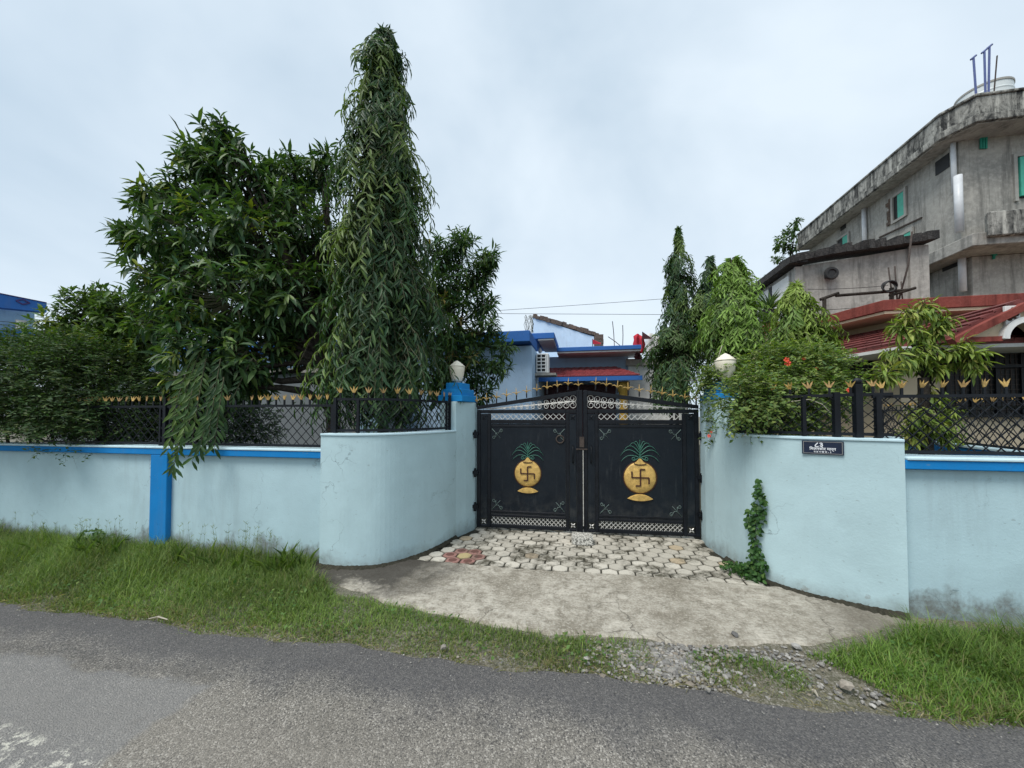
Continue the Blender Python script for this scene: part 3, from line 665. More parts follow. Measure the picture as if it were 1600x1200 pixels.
def gate_leaf(sg, wd, loc, rz, label, pot_r, pot_z, main):
    t = thing('gate_leaf', label, 'gate', loc, rz, 'leaves of the black double gate')
    X = lambda u: sg * u
    def bx(u0, u1, y0, y1, z0, z1, name, mat=M_iron, bev=.004, parent=t):
        m = MB(); m.box(min(X(u0), X(u1)), max(X(u0), X(u1)), y0, y1, z0, z1); return m.build(name, mat, parent, local=True, bevel=bev)
    Z0, Z1 = .03, 1.80; PK = 2.075
    arch = lambda u: Z1 + (PK - Z1) * u / wd
    bx(0, .055, -.022, .022, Z0, Z1 - .004, 'stile'); bx(.165, .215, -.022, .022, Z0, 1.738, 'stile')
    bx(wd - .215, wd - .17, -.022, .022, Z0, 1.738, 'stile'); bx(wd - .062, wd - .006, -.024, .024, Z0, PK + .0, 'stile')
    bx(.058, .162, -.010, .010, .165, 1.735, 'filler_sheet', M_sheet, 0); bx(wd - .167, wd - .065, -.010, .010, .165, 1.735, 'filler_sheet', M_sheet, 0)
    for (z0, z1) in ((Z0, .085), (.195, .235), (1.585, 1.645), (1.74, 1.795)):
        bx(.218, wd - .218, -.020, .020, z0, z1, 'rail')
    bx(.058, .162, -.020, .020, Z0, .065, 'rail'); bx(wd - .167, wd - .065, -.020, .020, Z0, .065, 'rail')
    bx(.058, wd - .065, -.019, .019, 1.797, 1.802, 'rail', bev=0) if False else None
    bx(.058, .216, -.019, .019, 1.741, 1.794, 'rail'); bx(wd - .216, wd - .065, -.019, .019, 1.741, 1.794, 'rail')
    bx(.218, wd - .218, -.009, .009, .237, 1.583, 'panel', M_sheet, 0)
    bx(.222, wd - .222, -.0175, -.0095, .255, .285, 'ridge', M_iron); bx(.222, wd - .222, -.0175, -.0095, 1.535, 1.565, 'ridge', M_iron)
    # sloping head
    m = MB(); y = .021
    a = [(X(0), -y, arch(0) - .0), (X(0), y, arch(0) - .0), (X(0), y, arch(0) + .052), (X(0), -y, arch(0) + .052)]
    b = [(X(wd - .064), -y, arch(wd) - .062), (X(wd - .064), y, arch(wd) - .062), (X(wd - .064), y, arch(wd) - .004), (X(wd - .064), -y, arch(wd) - .004)]
    m.loft(a, b); m.build('head_bar', M_iron, t, local=True)
    # white lattice strips
    for (z0, z1, st, r_) in ((1.648, 1.737, .085, .006), (.088, .193, .062, .0055)):
        u = .222 - (z1 - z0)
        while u < wd - .222:
            for s2 in (1, -1):
                ua, ub = u, u + (z1 - z0) * 1.0; za, zb = (z0, z1) if s2 == 1 else (z1, z0)
                u0, u1 = max(ua, .222), min(ub, wd - .222)
                if u1 - u0 > .012:
                    zz = lambda q: za + (zb - za) * (q - ua) / (ub - ua)
                    m = MB(); m.tube([(X(u0), .004 * s2, zz(u0)), (X(u1), .004 * s2, zz(u1))], r_, 4); m.build('lattice_bar', M_silver, t, local=True)
            u += st
    # scrollwork in the head
    ust = .20
    stem = [(X(u), 0, 1.80 + (arch(u) - .02 - 1.80) * .48) for u in np.linspace(ust, wd - .064, 12)]
    m = MB(); m.tube(stem, .0065, 5); m.build('scroll_stem', M_silver, t, local=True, smooth=True)
    u = wd - .115; 
    while u > .42:
        hgt = arch(u) - .035 - 1.80; mid = 1.80 + hgt * .5; r = min(.058, hgt * .27)
        for s2 in (1, -1):
            if s2 == 1: c = (u, mid + hgt * .5 - r - .004)
            else: c = (u, 1.802 + r)
            sp = spiral(c, r, -PI / 2 * s2 + (PI * .0), 1.35, s2 * 1, 20)
            pre = [(u - 1.5 * r - .035, mid), (u - r * .9, mid + (c[1] - mid) * .2 - 0)]
            m = MB(); m.tube([(X(p[0]), 0, p[1]) for p in pre + sp], .0048, 5); m.build('scroll', M_silver, t, local=True, smooth=True)
        u -= .098 if u > .9 else .085
    for k in range(3):
        m = MB(); ph = k * 2.1
        m.tube([(X(q), .004 * math.sin(9 * q + ph), 1.812 + .5 * (arch(q) - 1.82) * (.5 + .5 * math.sin(26 * q + ph))) for q in np.linspace(.14, .46, 18)], .004, 4); m.build('twisted_rod', M_silver, t, local=True, smooth=True)
    # pickets and gilded fleurs along the head
    k = 0; step = .153; u = wd - .03 if main else wd - .03 - step
    while u > -.02:
        z = arch(u) + (.048 if u < wd - .07 else -.004)
        if u < wd - .07:
            o = bpy.data.objects.new('picket', STUB); C.objects.link(o); o.parent = t; o.location = (X(u), 0, z - .01)
        f = bpy.data.objects.new('fleur', FLEUR); C.objects.link(f); f.parent = t; f.location = (X(u), 0, z + (.055 if u < wd - .07 else .06)); f.scale = (random.uniform(.95, 1.1),) * 3
        f.rotation_euler = (random.uniform(-.15, .15), random.uniform(-.1, .1), random.uniform(-.2, .2))
        if u >= wd - .07:
            o = bpy.data.objects.new('picket', STUB); C.objects.link(o); o.parent = t; o.location = (X(u), 0, z)
        u -= step
    # pot emblem
    pu = (0.218 + wd - .218) / 2; cx = X(pu); pz = pot_z; R = pot_r
    m = MB(); n = 32; prof = [(1.0, -.010), (.985, -.018), (.90, -.030), (.6, -.040), (.0, -.043)]
    vs = []; 
    for rr, yy in prof[:-1]:
        vs += [(cx + R * rr * math.cos(2 * PI * j / n), yy, pz + R * rr * math.sin(2 * PI * j / n)) for j in range(n)]
    vs.append((cx, prof[-1][1], pz)); fs = [(i * n + j, i * n + (j + 1) % n, (i + 1) * n + (j + 1) % n, (i + 1) * n + j) for i in range(3) for j in range(n)]
    fs += [(3 * n + j, 3 * n + (j + 1) % n, 4 * n) for j in range(n)] + [tuple(range(n))]
    m.add(vs, fs); pot = m.build('pot_emblem', M_goldpot, t, local=True, smooth=True)
    m = MB(); vs = [(cx + R * 1.03 * math.cos(2 * PI * j / n), 0, pz + R * 1.03 * math.sin(2 * PI * j / n)) for j in range(n)]
    m.tube([(v[0], -.011, v[2]) for v in vs] + [(vs[0][0], -.011, vs[0][2])], R * .035, 5); m.build('rim', M_brown, pot, local=True)
    sw_ = R * .52; bw = R * .045
    m = MB()
    def bar(x0, z0, x1, z1):
        m.tube([(cx + x0, -.045, pz + z0), (cx + x1, -.045, pz + z1)], 0, 4, sq=(bw, .006) if abs(x1 - x0) < abs(z1 - z0) else (.006, bw))
    bar(0, -sw_, 0, sw_); bar(-sw_, 0, sw_, 0); h2 = sw_ * .75
    bar(0, sw_, h2 * .75, sw_); bar(sw_, 0, sw_, -h2); bar(0, -sw_, -h2 * .75, -sw_); bar(-sw_, 0, -sw_, h2)
    m.build('symbol', M_brown, pot, local=True)
    zt_ = pz + R * .86
    m = MB(); m.loft([(cx - R * .36, -.012, zt_ - .01), (cx + R * .36, -.012, zt_ - .01), (cx + R * .05, -.012, zt_ + R * .38), (cx - R * .05, -.012, zt_ + R * .38)], [(cx - R * .30, -.036, zt_), (cx + R * .30, -.036, zt_), (cx + R * .03, -.03, zt_ + R * .34), (cx - R * .03, -.03, zt_ + R * .34)])
    m.build('neck', M_goldpot, pot, local=True)
    m = MB(); m.tube([(cx + R * .38 * math.cos(a), -.038, zt_ + .02 - R * .16 * math.sin(a)) for a in np.linspace(.1, PI - .1, 9)], R * .03, 5); m.build('neck_line', M_brown, pot, local=True)
    m = MB(); fz = pz - R * 1.06; top = [(cx + R * .80 * q, fz - R * .30 * q * q - .0) for q in np.linspace(-1, 1, 13)]
    bot = [(cx + R * .80 * q, fz - R * .30 - R * .15 * (1 - q * q)) for q in np.linspace(1, -1, 13)]
    poly = top + bot[1:-1]
    m.loft([(x, -.010, z) for x, z in poly], [(cx + (x - cx) * .93, -.034, fz - .24 * R + (z - fz + .24 * R) * .85) for x, z in poly]); m.build('foot', M_goldpot, pot, local=True)
    rz_ = zt_ + R * .33
    for k2, (ll, hh, b0) in enumerate(((1.18, .02, .06), (1.22, .42, .18), (1.0, .66, .34), (.64, .82, .46), (.34, .88, .58))):
        for s2 in (-1, 1):
            pts = [(cx + s2 * R * ll * q, -.022, rz_ + R * (b0 + (hh * 1.0 + .30 - b0) * math.sin(q * PI * .62) / math.sin(PI * .5) - .42 * q ** 3 * ll)) for q in np.linspace(0, 1, 9)]
            m = MB(); m.tube(pts, [R * .035 * (1 - .6 * q) for q in np.linspace(0, 1, 9)], 5); m.build('frond', M_frond, pot, local=True, smooth=True)
    m = MB(); m.tube([(cx, -.02, rz_ - .02), (cx, -.024, rz_ + R * 1.22)], [R * .05, R * .018], 5); m.build('frond_stem', M_frond, pot, local=True)
    for s2 in (-1, 1):
        m = MB(); sp = spiral((cx + s2 * R * .38, rz_ + .0), R * .13, -PI / 2, 1.1, s2, 14); m.tube([(cx, -.022, rz_ + R * .1)] + [(p[0], -.022, p[1]) for p in sp], R * .026, 5); m.build('curl', M_frond, pot, local=True, smooth=True)
    # corner flourishes
    for cu, cz, du, dz in ((.235, 1.51, 1, -1), (wd - .235, 1.51, -1, -1), (.235, .30, 1, 1), (wd - .235, .30, -1, 1)):
        m = MB()
        m.tube([(X(cu + du * .0), -.014, cz), (X(cu + du * .13), -.014, cz + dz * .14)], [.006, .003], 5)
        sp = spiral((cu + du * .135, cz + dz * .03), .028, PI / 2 * -dz, 1.2, dz * du, 16); m.tube([(X(cu + du * .06), -.014, cz + dz * .065), (X(cu + du * .1), -.014, cz + dz * .068)] + [(X(p[0]), -.014, p[1]) for p in sp], .0045, 5)
        sp = spiral((cu + du * .03, cz + dz * .135), .028, 0 if du > 0 else PI, 1.2, -dz * du, 16); m.tube([(X(cu + du * .06), -.014, cz + dz * .065), (X(cu + du * .062), -.014, cz + dz * .1)] + [(X(p[0]), -.014, p[1]) for p in sp], .0045, 5)
        m.build('corner_scroll', M_frondlt, t, local=True, smooth=True)
    # small pierced rosettes in the four corners of the stiles
    for cu, cz in ((.11, .115), (wd - .117, .115), (.11, 1.68), (wd - .117, 1.68)):
        m = MB()
        for k2 in range(4):
            a = PI / 4 + k2 * PI / 2; m.tube([(X(cu) + .012 * math.cos(a), -.012, cz + .012 * math.sin(a)), (X(cu) + .04 * math.cos(a), -.014, cz + .04 * math.sin(a))], [.012, .006], 5)
        m.build('rosette', M_silver if cz < 1 else M_iron, t, local=True)
    # hinges, handle
    for hz in (1.44, .86, .35):
        m = MB(); m.tube([(X(-.02), -.03, hz - .05), (X(-.02), -.03, hz + .05)], .016, 8); m.box(min(X(-.09), X(.03)), max(X(-.09), X(.03)), -.07, -.030, hz - .028, hz + .014); m.box(min(X(-.03), X(.0)), max(X(-.03), X(.0)), -.075, -.025, hz - .075, hz + .03); m.build('hinge', M_iron, t, local=True)
    hu = wd - .115
    m = MB(); m.tube([(X(hu), -.012, 1.02), (X(hu), -.05, 1.05), (X(hu), -.055, 1.15), (X(hu), -.05, 1.24), (X(hu), -.012, 1.27)], .011, 6); m.build('handle', M_iron, t, local=True, smooth=True)
    if main:
        m = MB(); m.box(X(wd - .03), X(wd + .022), -.036, -.026, Z0, PK + .0); m.build('meeting_strip', M_iron, t, local=True, bevel=.003)
        m = MB(); m.tube([(X(wd + .03), -.040, .12), (X(wd + .03), -.040, 1.22)], .006, 6); m.build('drop_bolt', M_silver, t, local=True)
        m = MB(); m.tube([(X(wd - .07), -.045, 1.22), (X(wd + .09), -.045, 1.22)], .010, 6); m.box(X(wd - .02), X(wd + .045), -.05, -.037, 1.25, 1.40); m.build('latch', M_rust, t, local=True)
        m = MB(); m.tube([(X(wd - .30) + .055 * math.cos(a), -.02, 1.36 + .055 * math.sin(a)) for a in np.linspace(0, 2 * PI, 19)], .010, 6); m.lathe([(.03, 0), (.02, .01)], (0, 0, 0), 10) if False else None
        m.build('ring_knocker', M_rust, t, local=True, smooth=True)
    return t
gate_leaf(1, 1.555, (-1.575, 5.44, 0), math.atan2(.045, 1.56), 'left black leaf of the gate, gold pot emblem and round ring knocker', .195, .85, True)
gate_leaf(-1, 1.585, (1.592, 5.555, 0), math.atan2(.07, 1.59), 'right black leaf of the gate, bigger gold pot emblem, hinged beside the flowering bush', .222, .83, False)

# dark ribbon put in as contact shadow along the foot of the curved walls
def foot_shade(path, name, label):
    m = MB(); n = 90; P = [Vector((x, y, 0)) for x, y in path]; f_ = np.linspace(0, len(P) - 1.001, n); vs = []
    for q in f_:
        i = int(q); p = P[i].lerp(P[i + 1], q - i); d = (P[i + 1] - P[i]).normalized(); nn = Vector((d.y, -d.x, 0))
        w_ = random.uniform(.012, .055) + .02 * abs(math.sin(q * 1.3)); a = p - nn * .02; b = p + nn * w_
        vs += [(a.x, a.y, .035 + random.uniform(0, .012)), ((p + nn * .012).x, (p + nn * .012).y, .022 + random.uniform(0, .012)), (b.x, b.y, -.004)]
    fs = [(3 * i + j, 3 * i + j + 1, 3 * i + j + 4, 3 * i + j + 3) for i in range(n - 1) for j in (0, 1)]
    m.add(vs, fs); o = m.build(name, M_joint, None, smooth=True); o['kind'] = 'stuff'; o['label'] = label; o['category'] = 'soil'  # filed under soil in the joint colour, but stands for contact shadow
foot_shade(LC, 'wall_foot_shade', 'dark painted contact-shadow line at the foot of the left curved wall')
foot_shade(RC, 'wall_foot_shade', 'dark painted contact-shadow line at the foot of the right curved wall')
# speckled stone block that stops the gate
t_blk = MB(); bp = dep(909, 858, 1); 
m = MB(); m.box(-.14, .14, -.11, .11, 0, .11)
def speckle():
    m_, t, p = material('speckled_stone'); v = pos(t)
    n = noise(t, v, 60, 3, .6); c = mix(t, ramp(t, n, [(.44, 0), (.52, 1)]), (.12, .115, .10), (.62, .60, .54))
    t.links.new(c, p.inputs['Base Color']); p.inputs['Roughness'].default_value = .85; bump(t, p, n, .6, .01); return m_
M_speck = speckle()
o = m.build('stone_block', M_speck, None, bevel=.012, seg=2)
o.location = (-.01, 5.10, -.005); o.rotation_euler = (0, 0, .04)
tag(o, 'speckled pale stone block lying on the pavers at the middle of the gate', 'stone block')

# ------------------------------------------------------------------ address plate with lettering
def text_mesh(body, size, name, mat, parent, loc, rz, bold=.0):
    cu = bpy.data.curves.new('lettering', 'FONT'); cu.body = body; cu.size = size; cu.extrude = .0008; cu.offset = bold; cu.align_x = 'CENTER'
    to = bpy.data.objects.new('lettering', cu); C.objects.link(to)
    dg = bpy.context.evaluated_depsgraph_get(); me = bpy.data.meshes.new_from_object(to.evaluated_get(dg))
    bpy.data.objects.remove(to); me.materials.clear(); me.materials.append(mat)
    o = bpy.data.objects.new(name, me); C.objects.link(o); o.parent = parent
    o.matrix_local = Matrix.Translation(loc) @ Matrix.Rotation(rz, 4, 'Z') @ Matrix.Rotation(PI / 2, 4, 'X')
    return o
i_best = min(range(1, len(RC) - 1), key=lambda i: abs(proj((RC[i][0], RC[i][1], 1.4))[0] - 1288))
pc = RC[i_best]; ta = math.atan2(RC[i_best + 1][1] - RC[i_best - 1][1], RC[i_best + 1][0] - RC[i_best - 1][0])
nrm = (math.sin(ta), -math.cos(ta))
pz = float(np.interp(0, [0], [1.425]))
t = thing('address_plate', 'small navy enamel address plate with white Hindi lettering on the curved wall', 'address sign', (pc[0] + nrm[0] * .012, pc[1] + nrm[1] * .012, 1.405), ta)
PW, PH = .150, .064
m = MB(); m.box(-PW, PW, -.005, .006, -PH, PH); m.build('plate', M_sign, t, local=True, bevel=.002)
m = MB()
for (x0, x1, z0, z1) in ((-PW + .012, PW - .012, PH - .012, PH - .009), (-PW + .012, PW - .012, -PH + .009, -PH + .012), (-PW + .010, -PW + .013, -PH + .009, PH - .009), (PW - .013, PW - .010, -PH + .009, PH - .009)): m.box(x0, x1, -.0062, -.0052, z0, z1)
m.build('border', M_frame, t, local=True)
text_mesh('\u096e\u0969', .062, 'number', M_signw, t, (-.025, -.0062, .006), 0, .0016)
text_mesh('\u093f\u092e\u0932\u0928\u0938\u093e\u0930 \u092e\u093e\u0930\u094d\u0917', .034, 'street_name', M_signw, t, (.0, -.0062, -.022), 0, .0008)
text_mesh('\u092a \u0920 \u0928 \u0916 \u0932 - \u0967', .022, 'locality', M_signw, t, (.0, -.0062, -.046), 0, .0005)

exec_parts = []
# ------------------------------------------------------------------ central house behind the gate
def zat(px, py, Y): return float(at(px, py, Y)[2])
def xat(px, Y): return float(at(px, 600, Y)[0])
YA, YB, YC = 8.9, 10.4, 12.0
t = thing('house', 'pale blue single-storey house behind the gate, blue eaves and red tiled awning', 'house', (-2, 11, 0))
xa = xat(831, YA); xb = xat(867, 10.2); xr = xat(1003, 11.0)
m = MB(); m.box(-13.5, xa, YA, YC + 3, -.05, 3.42); m.build('wing_wall', M_houseblue, t)
m = MB(); m.box(xa - .0, xr - .25, YC, YC + 3, -.05, 3.62); m.build('wall', M_houseblue, t)
# eaves: front slab, step, main slab
zs = zat(800, 517, 8.55)
m = MB(); m.box(-13.8, xat(828, 8.55), 8.55, 10.0, zs - .26, zs); m.build('eave', M_eave, t, bevel=.01)
z2 = zat(850, 519, 9.95); m = MB(); m.box(-13.8, xb, 10.02, 12.0, z2 - .16, z2); m.build('eave', M_eave, t, bevel=.01)
m = MB(); m.box(xa + .02, xb - .02, 10.04, 12.0, z2 - .20, z2 - .162); m.build('soffit', M_soffit, t)
z3 = zat(930, 541, 11.0); m = MB(); m.box(xb + .003, xr, 11.0, 12.4, z3 - .12, z3); m.build('eave', M_eave, t, bevel=.01)
m = MB(); m.box(xb + .01, xr - .02, 11.03, 12.38, z3 - .17, z3 - .122); m.build('soffit', M_soffit, t)
# red tiled awning
ax0, ax1 = xat(845, 10.4), xat(1000, 10.4); zw = zat(900, 571, 11.4); ze = zat(900, 589, 10.4)
m = MB(); m.loft([(ax0, 10.4, ze - .03), (ax1, 10.4, ze - .03), (ax1, 10.4, ze), (ax0, 10.4, ze)], [(ax0, 12.0, zw - .03), (ax1 - .55, 12.0, zw - .03), (ax1 - .55, 12.0, zw), (ax0, 12.0, zw)]); aw = m.build('awning', M_tilelt, t)
m = MB(); rows = 6
for r in range(rows):
    u0, u1 = r / rows, (r + 1.12) / rows
    y0, y1 = 10.36 + 1.6 * u0, 10.36 + 1.6 * min(1, u1); za = ze + (zw - ze) * u0 + .035; zb = ze + (zw - ze) * min(1, u1) + .012
    xe0, xe1 = ax0, ax1 - .55 * u0; n = int((xe1 - xe0) / .2)
    for k in range(n):
        x0 = xe0 + (xe1 - xe0) * k / n + .004; x1 = xe0 + (xe1 - xe0) * (k + 1) / n - .004
        m.loft([(x0, y0, za - .02), (x1, y0, za - .02), (x1, y0, za), ((x0 + x1) / 2, y0, za + .022), (x0, y0, za)], [(x0, y1, zb - .02), (x1, y1, zb - .02), (x1, y1, zb), ((x0 + x1) / 2, y1, zb + .012), (x0, y1, zb)])
m.build('awning_tiles', M_tilelt, aw, kind='stuff')
m = MB(); m.box(ax0 - .05, ax1 + .05, 10.3, 10.395, ze - .12, ze - .005); m.build('awning_fascia', M_eave, t)
m = MB(); m.box(xat(846, 11.9), xat(962, 11.9), 11.9, 11.98, 0, ze - .1); m.build('panelled_wall', M_maroon, t)
for k in range(5):
    x = xat(862 + 20 * k, 11.88); m = MB(); m.box(x - .02, x + .02, 11.87, 11.898, 0, ze - .12); m.build('batten', M_maroon, t)
m = MB(); m.lathe([(.16, 0), (.16, .2), (.12, .25), (.12, ze - .45), (.17, ze - .35), (.17, ze - .13)], (xat(974, 10.7), 10.7, 0), 16); m.build('column', M_yellow, t, smooth=True)
m = MB(); m.tube([(xat(836, 8.8), 8.86, 0), (xat(836, 8.8), 8.86, 3.3)], .035, 8); m.build('downpipe', M_wire, t) if False else None
t4 = thing('outbuilding', 'grey plastered garden outbuilding, tree shade painted into its dark tone, behind the mango limbs', 'outbuilding', (-9, 8.3, 0))
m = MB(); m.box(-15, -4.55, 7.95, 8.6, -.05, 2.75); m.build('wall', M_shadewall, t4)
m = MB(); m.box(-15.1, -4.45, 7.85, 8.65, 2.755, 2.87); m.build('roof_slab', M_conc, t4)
m = MB(); m.box(-5.25, -4.62, 7.90, 7.946, .2, 1.95); d4 = m.build('door', M_far, t4)
m = MB(); m.box(-5.33, -5.255, 7.88, 7.946, .2, 2.02); m.build('frame', M_frame, d4)
# window shutter & door on the wing (seen through the lattice, behind the trees)
m = MB(); m.box(-5.35, -4.55, YA - .04, YA - .003, .9, 2.0); wnd = m.build('window', M_frame, t)
m = MB(); m.box(-5.29, -4.61, YA - .055, YA - .042, .96, 1.94); m.build('pane', M_white, wnd)
# unfinished upper wall with broken brick coping
pA, pB = at(832, 498, 13.2), at(944, 518, 13.2)
xl, x2 = float(pA[0]), float(pB[0])
zA, zB = zat(832, 496, 13.2), zat(942, 521, 13.2)
m = MB(); m.loft([(xl, 13.2, 3.5), (x2 - .35, 13.2, 3.5), (x2 - .35, 13.2, zB - .1), (xl, 13.2, zA)], [(xl, 13.45, 3.5), (x2 - .35, 13.45, 3.5), (x2 - .35, 13.45, zB - .1), (xl, 13.45, zA)]); m.build('upper_wall', M_housepale, t)
nb = 18
for k in range(nb):
    u = (k + .5) / nb; x = xl + (x2 - .2 - xl) * u; z = zA + (zB - .1 - zA) * u
    m = MB(); h = random.uniform(.10, .17); m.box(-.075, .075, -.16, .16, -.01, h); o = m.build('brick', M_brickdk, t, local=True)
    o.location = ROOT[t.name] @ Vector((x, 13.32 + random.uniform(-.03, .03), z)); o.rotation_euler = (random.uniform(-.1, .1), math.atan2(zA - zB, x2 - xl) + random.uniform(-.1, .1), random.uniform(-.1, .1))
for k in range(7):
    m = MB(); d_ = random.uniform(.0, .08); m.box(x2 - .34, x2 - .02 - d_, 13.18, 13.47, 3.55 + k * .17, 3.55 + k * .17 + .155); m.build('brick', M_brickdk, t)
    if 3.55 + k * .17 > zB - .25: break
# outdoor unit, bulb
acx = xat(848, 9.6)
t2 = thing('air_cooler', 'white boxy air cooler with grid grille on a ledge by the blue house wall', 'air cooler', (acx, 9.6, 2.6))
zq0, zq1 = zat(848, 583, 9.6), zat(848, 552, 9.6)
m = MB(); m.box(acx - .17, acx + .15, 9.6, 9.95, zq0, zq1); m.build('body', M_white, t2, bevel=.015)
g = MB(); g.box(acx - .15, acx + .08, 9.585, 9.597, zq0 + .03, zq1 - .03); gr = g.build('grille', M_dark, t2)
for k in range(3):
    x = acx - .15 + .23 * k / 2; g = MB(); g.box(x - .012, x + .012, 9.573, 9.584, zq0 + .02, zq1 - .02); g.build('grille_bar', M_white, gr)
for k in range(6):
    z = zq0 + .03 + (zq1 - zq0 - .06) * k / 5; g = MB(); g.box(acx - .16, acx + .09, 9.566, 9.572, z - .012, z + .012); g.build('grille_bar', M_white, gr)
m = MB(); m.box(acx - .25, acx + .35, 9.5, 10.0, zq0 - .07, zq0 - .01); m.build('shelf', M_conc, t2)
bz = z2 - .2; bxx = xat(844, 10.6)
t2 = thing('hanging_bulb', 'small white bulb hanging under the blue eave', 'bulb', (bxx, 10.6, bz))
m = MB(); m.tube([(bxx, 10.6, bz), (bxx, 10.6, bz - .1)], .012, 6); m.build('holder', M_wire, t2)
m = MB(); m.lathe([(.015, -.10), (.035, -.13), (.06, -.19), (.045, -.24), (.01, -.26)], (bxx, 10.6, bz), 12); m.build('bulb', M_tank, t2, smooth=True)
# pennants, cloth and rods on the roof
def pennant(px, py, Y, h, mat, label):
    p = at(px, py, Y); t = thing('pennant', label, 'flag', tuple(p), 0)
    m = MB(); m.tube([(p[0], p[1], z3 - .02), (p[0], p[1], p[2] + h)], .012, 5); m.build('pole', M_wire, t)
    m = MB(); m.loft([(p[0], p[1] - .006, p[2] + h), (p[0] + .01, p[1] + .006, p[2] + h)][:2] + [(p[0] + .05, p[1] + .006, p[2]), (p[0] + .0, p[1] - .006, p[2])], [(p[0] + .02, p[1] - .02, p[2] + h - .02), (p[0] + .03, p[1], p[2] + h - .02), (p[0] + .26, p[1] + .02, p[2] + .03), (p[0] + .24, p[1], p[2])]); m.build('cloth', mat, t)
pennant(926, 538, 11.6, .16, M_redcloth, 'small red pennant on the roof edge left of the antennas')
pennant(1004, 530, 11.4, .22, M_maroon, 'dark maroon pennant standing by the red cloths')
def drape(px0, py0, px1, py1, Y, mat, name, label, cat):
    a, b = at(px0, py0, Y), at(px1, py1, Y); n = 9; k = 6; v = []; f = []
    for i in range(n):
        for j in range(k):
            u, w_ = i / (n - 1), j / (k - 1)
            v.append((a[0] + (b[0] - a[0]) * u + .02 * math.sin(9 * w_ + 4 * u), Y + .06 * math.sin(7 * u * 2 + 1) + .05 * w_, a[2] + (b[2] - a[2]) * w_ + .06 * math.sin(5 * u) * (1 - w_)))
    f = [(i * k + j, (i + 1) * k + j, (i + 1) * k + j + 1, i * k + j + 1) for i in range(n - 1) for j in range(k - 1)]
    m = MB(); m.add(v, f); o = m.build(name, mat, None, smooth=True); md = o.modifiers.new('thick', 'SOLIDIFY'); md.thickness = .008
    return tag(o, label, cat)
drape(990, 525, 1008, 552, 11.5, M_redcloth, 'hanging_cloth', 'crumpled red cloth hanging over the roof corner', 'cloth')
drape(1008, 524, 1034, 556, 12.2, M_whitecloth, 'hanging_cloth', 'white sheet drying beside the slim ashoka tree', 'cloth')
drape(992, 553, 1004, 561, 11.3, M_maroon, 'hanging_cloth', 'dark red cloth folded over the low white wall', 'cloth')
for (px0, py0, px1, py1, lb) in ((960, 540, 957, 502, 'taller of two upright thin iron rods on the flat roof of the blue house'), (973, 540, 973, 508, 'right-hand upright thin iron rod on the flat roof of the blue house'), (969, 540, 950, 526, 'short iron rod slanting across between two upright rods on the blue house')):
    a, b = at(px0, py0, 12.0), at(px1, py1, 12.0)
    m = MB(); m.tube([a, (a + b) / 2 + .01, b], .012, 5); tag(m.build('roof_rod', M_rust), lb, 'rod', 'rods on the blue house roof')
# tangle of dead creeper at the eave
a = at(826, 520, 9.2); m = MB()
for k in range(14):
    q = a + np.array([random.uniform(-.14, .14), random.uniform(-.05, .05), 0]); pts = [q]
    for j in range(4): q = q + np.array([random.uniform(-.05, .05), random.uniform(-.03, .03), .11]); pts.append(q)
    m.tube(pts, .006, 4)
tag(m.build('dry_creeper', M_twig, None, kind=None), 'dry brown creeper twigs tangled on the blue eave', 'creeper')
# annex wall, white, right of the yellow column
t = thing('annex', 'plain white side building beyond the red awning', 'building', (3.1, 13, 0))
x0, x1 = xat(982, 11.8), xat(1075, 11.8); zt2 = zat(1000, 566, 11.8)
m = MB(); m.box(x0, x1, 11.8, 15, -.05, zt2); m.build('wall', M_white, t)
m = MB(); m.box(x0 - .08, x1, 11.7, 11.797, zt2 - .1, zt2 + .1); m.build('parapet', M_conc, t)
# ------------------------------------------------------------------ far blue house at the left edge
t = thing('house', 'two-storey blue house with a diamond on its parapet, beyond the hedge', 'house', (-16, 14, 0))
Yf = 14.5; xr_ = xat(73, Yf)
P = lambda px, py: at(px, py, Yf)
# its front recedes to the right: build along two points
def strip(name, mat, px0, px1, yt0, yt1, yb0, yb1, off, thick, par):
    A = [dep(px0, yb0, 15.5 - off), dep(px1, yb1, 17.5 - off), dep(px1, yt1, 17.5 - off), dep(px0, yt0, 15.5 - off)]
    nrm_ = Vector(A[1] - A[0]).cross(Vector(A[3] - A[0])).normalized()
    if nrm_.y < 0: nrm_ = -nrm_
    B = [q + np.array(nrm_) * thick for q in A]
    m = MB(); m.loft(A, B); return m.build(name, mat, par)
strip('parapet', M_eave, -60, 73, 447, 473, 474, 488, .0, .5, t)
strip('wall', M_far, -60, 54, 470, 484, 560, 566, -.35, 4, t)
strip('sunshade', M_eave, -60, 66, 512, 518, 524, 531, .1, 1.2, t)
strip('coping', M_purple, -60, 73, 445.6, 472.3, 447.2, 473.2, .02, .54, t)
wn = strip('window', M_frame, 24, 41.5, 499, 501, 514, 515, -.30, .05, t)
strip('pane', M_whitecloth, 25.5, 40.5, 501, 502.5, 513, 514, -.285, .03, wn)
q = [(25, 469.5), (36, 467.8), (46.5, 473.3), (35.5, 475.8)]
m = MB()
def fp(px, py): u = (px + 60) / 133; return dep(px, py, 15.5 + 2 * u - .06)
for i in range(4): m.tube([fp(*q[i]), fp(*q[(i + 1) % 4])], .035, 4)
m.build('diamond', M_purple, t)
for k in range(2):
    pass

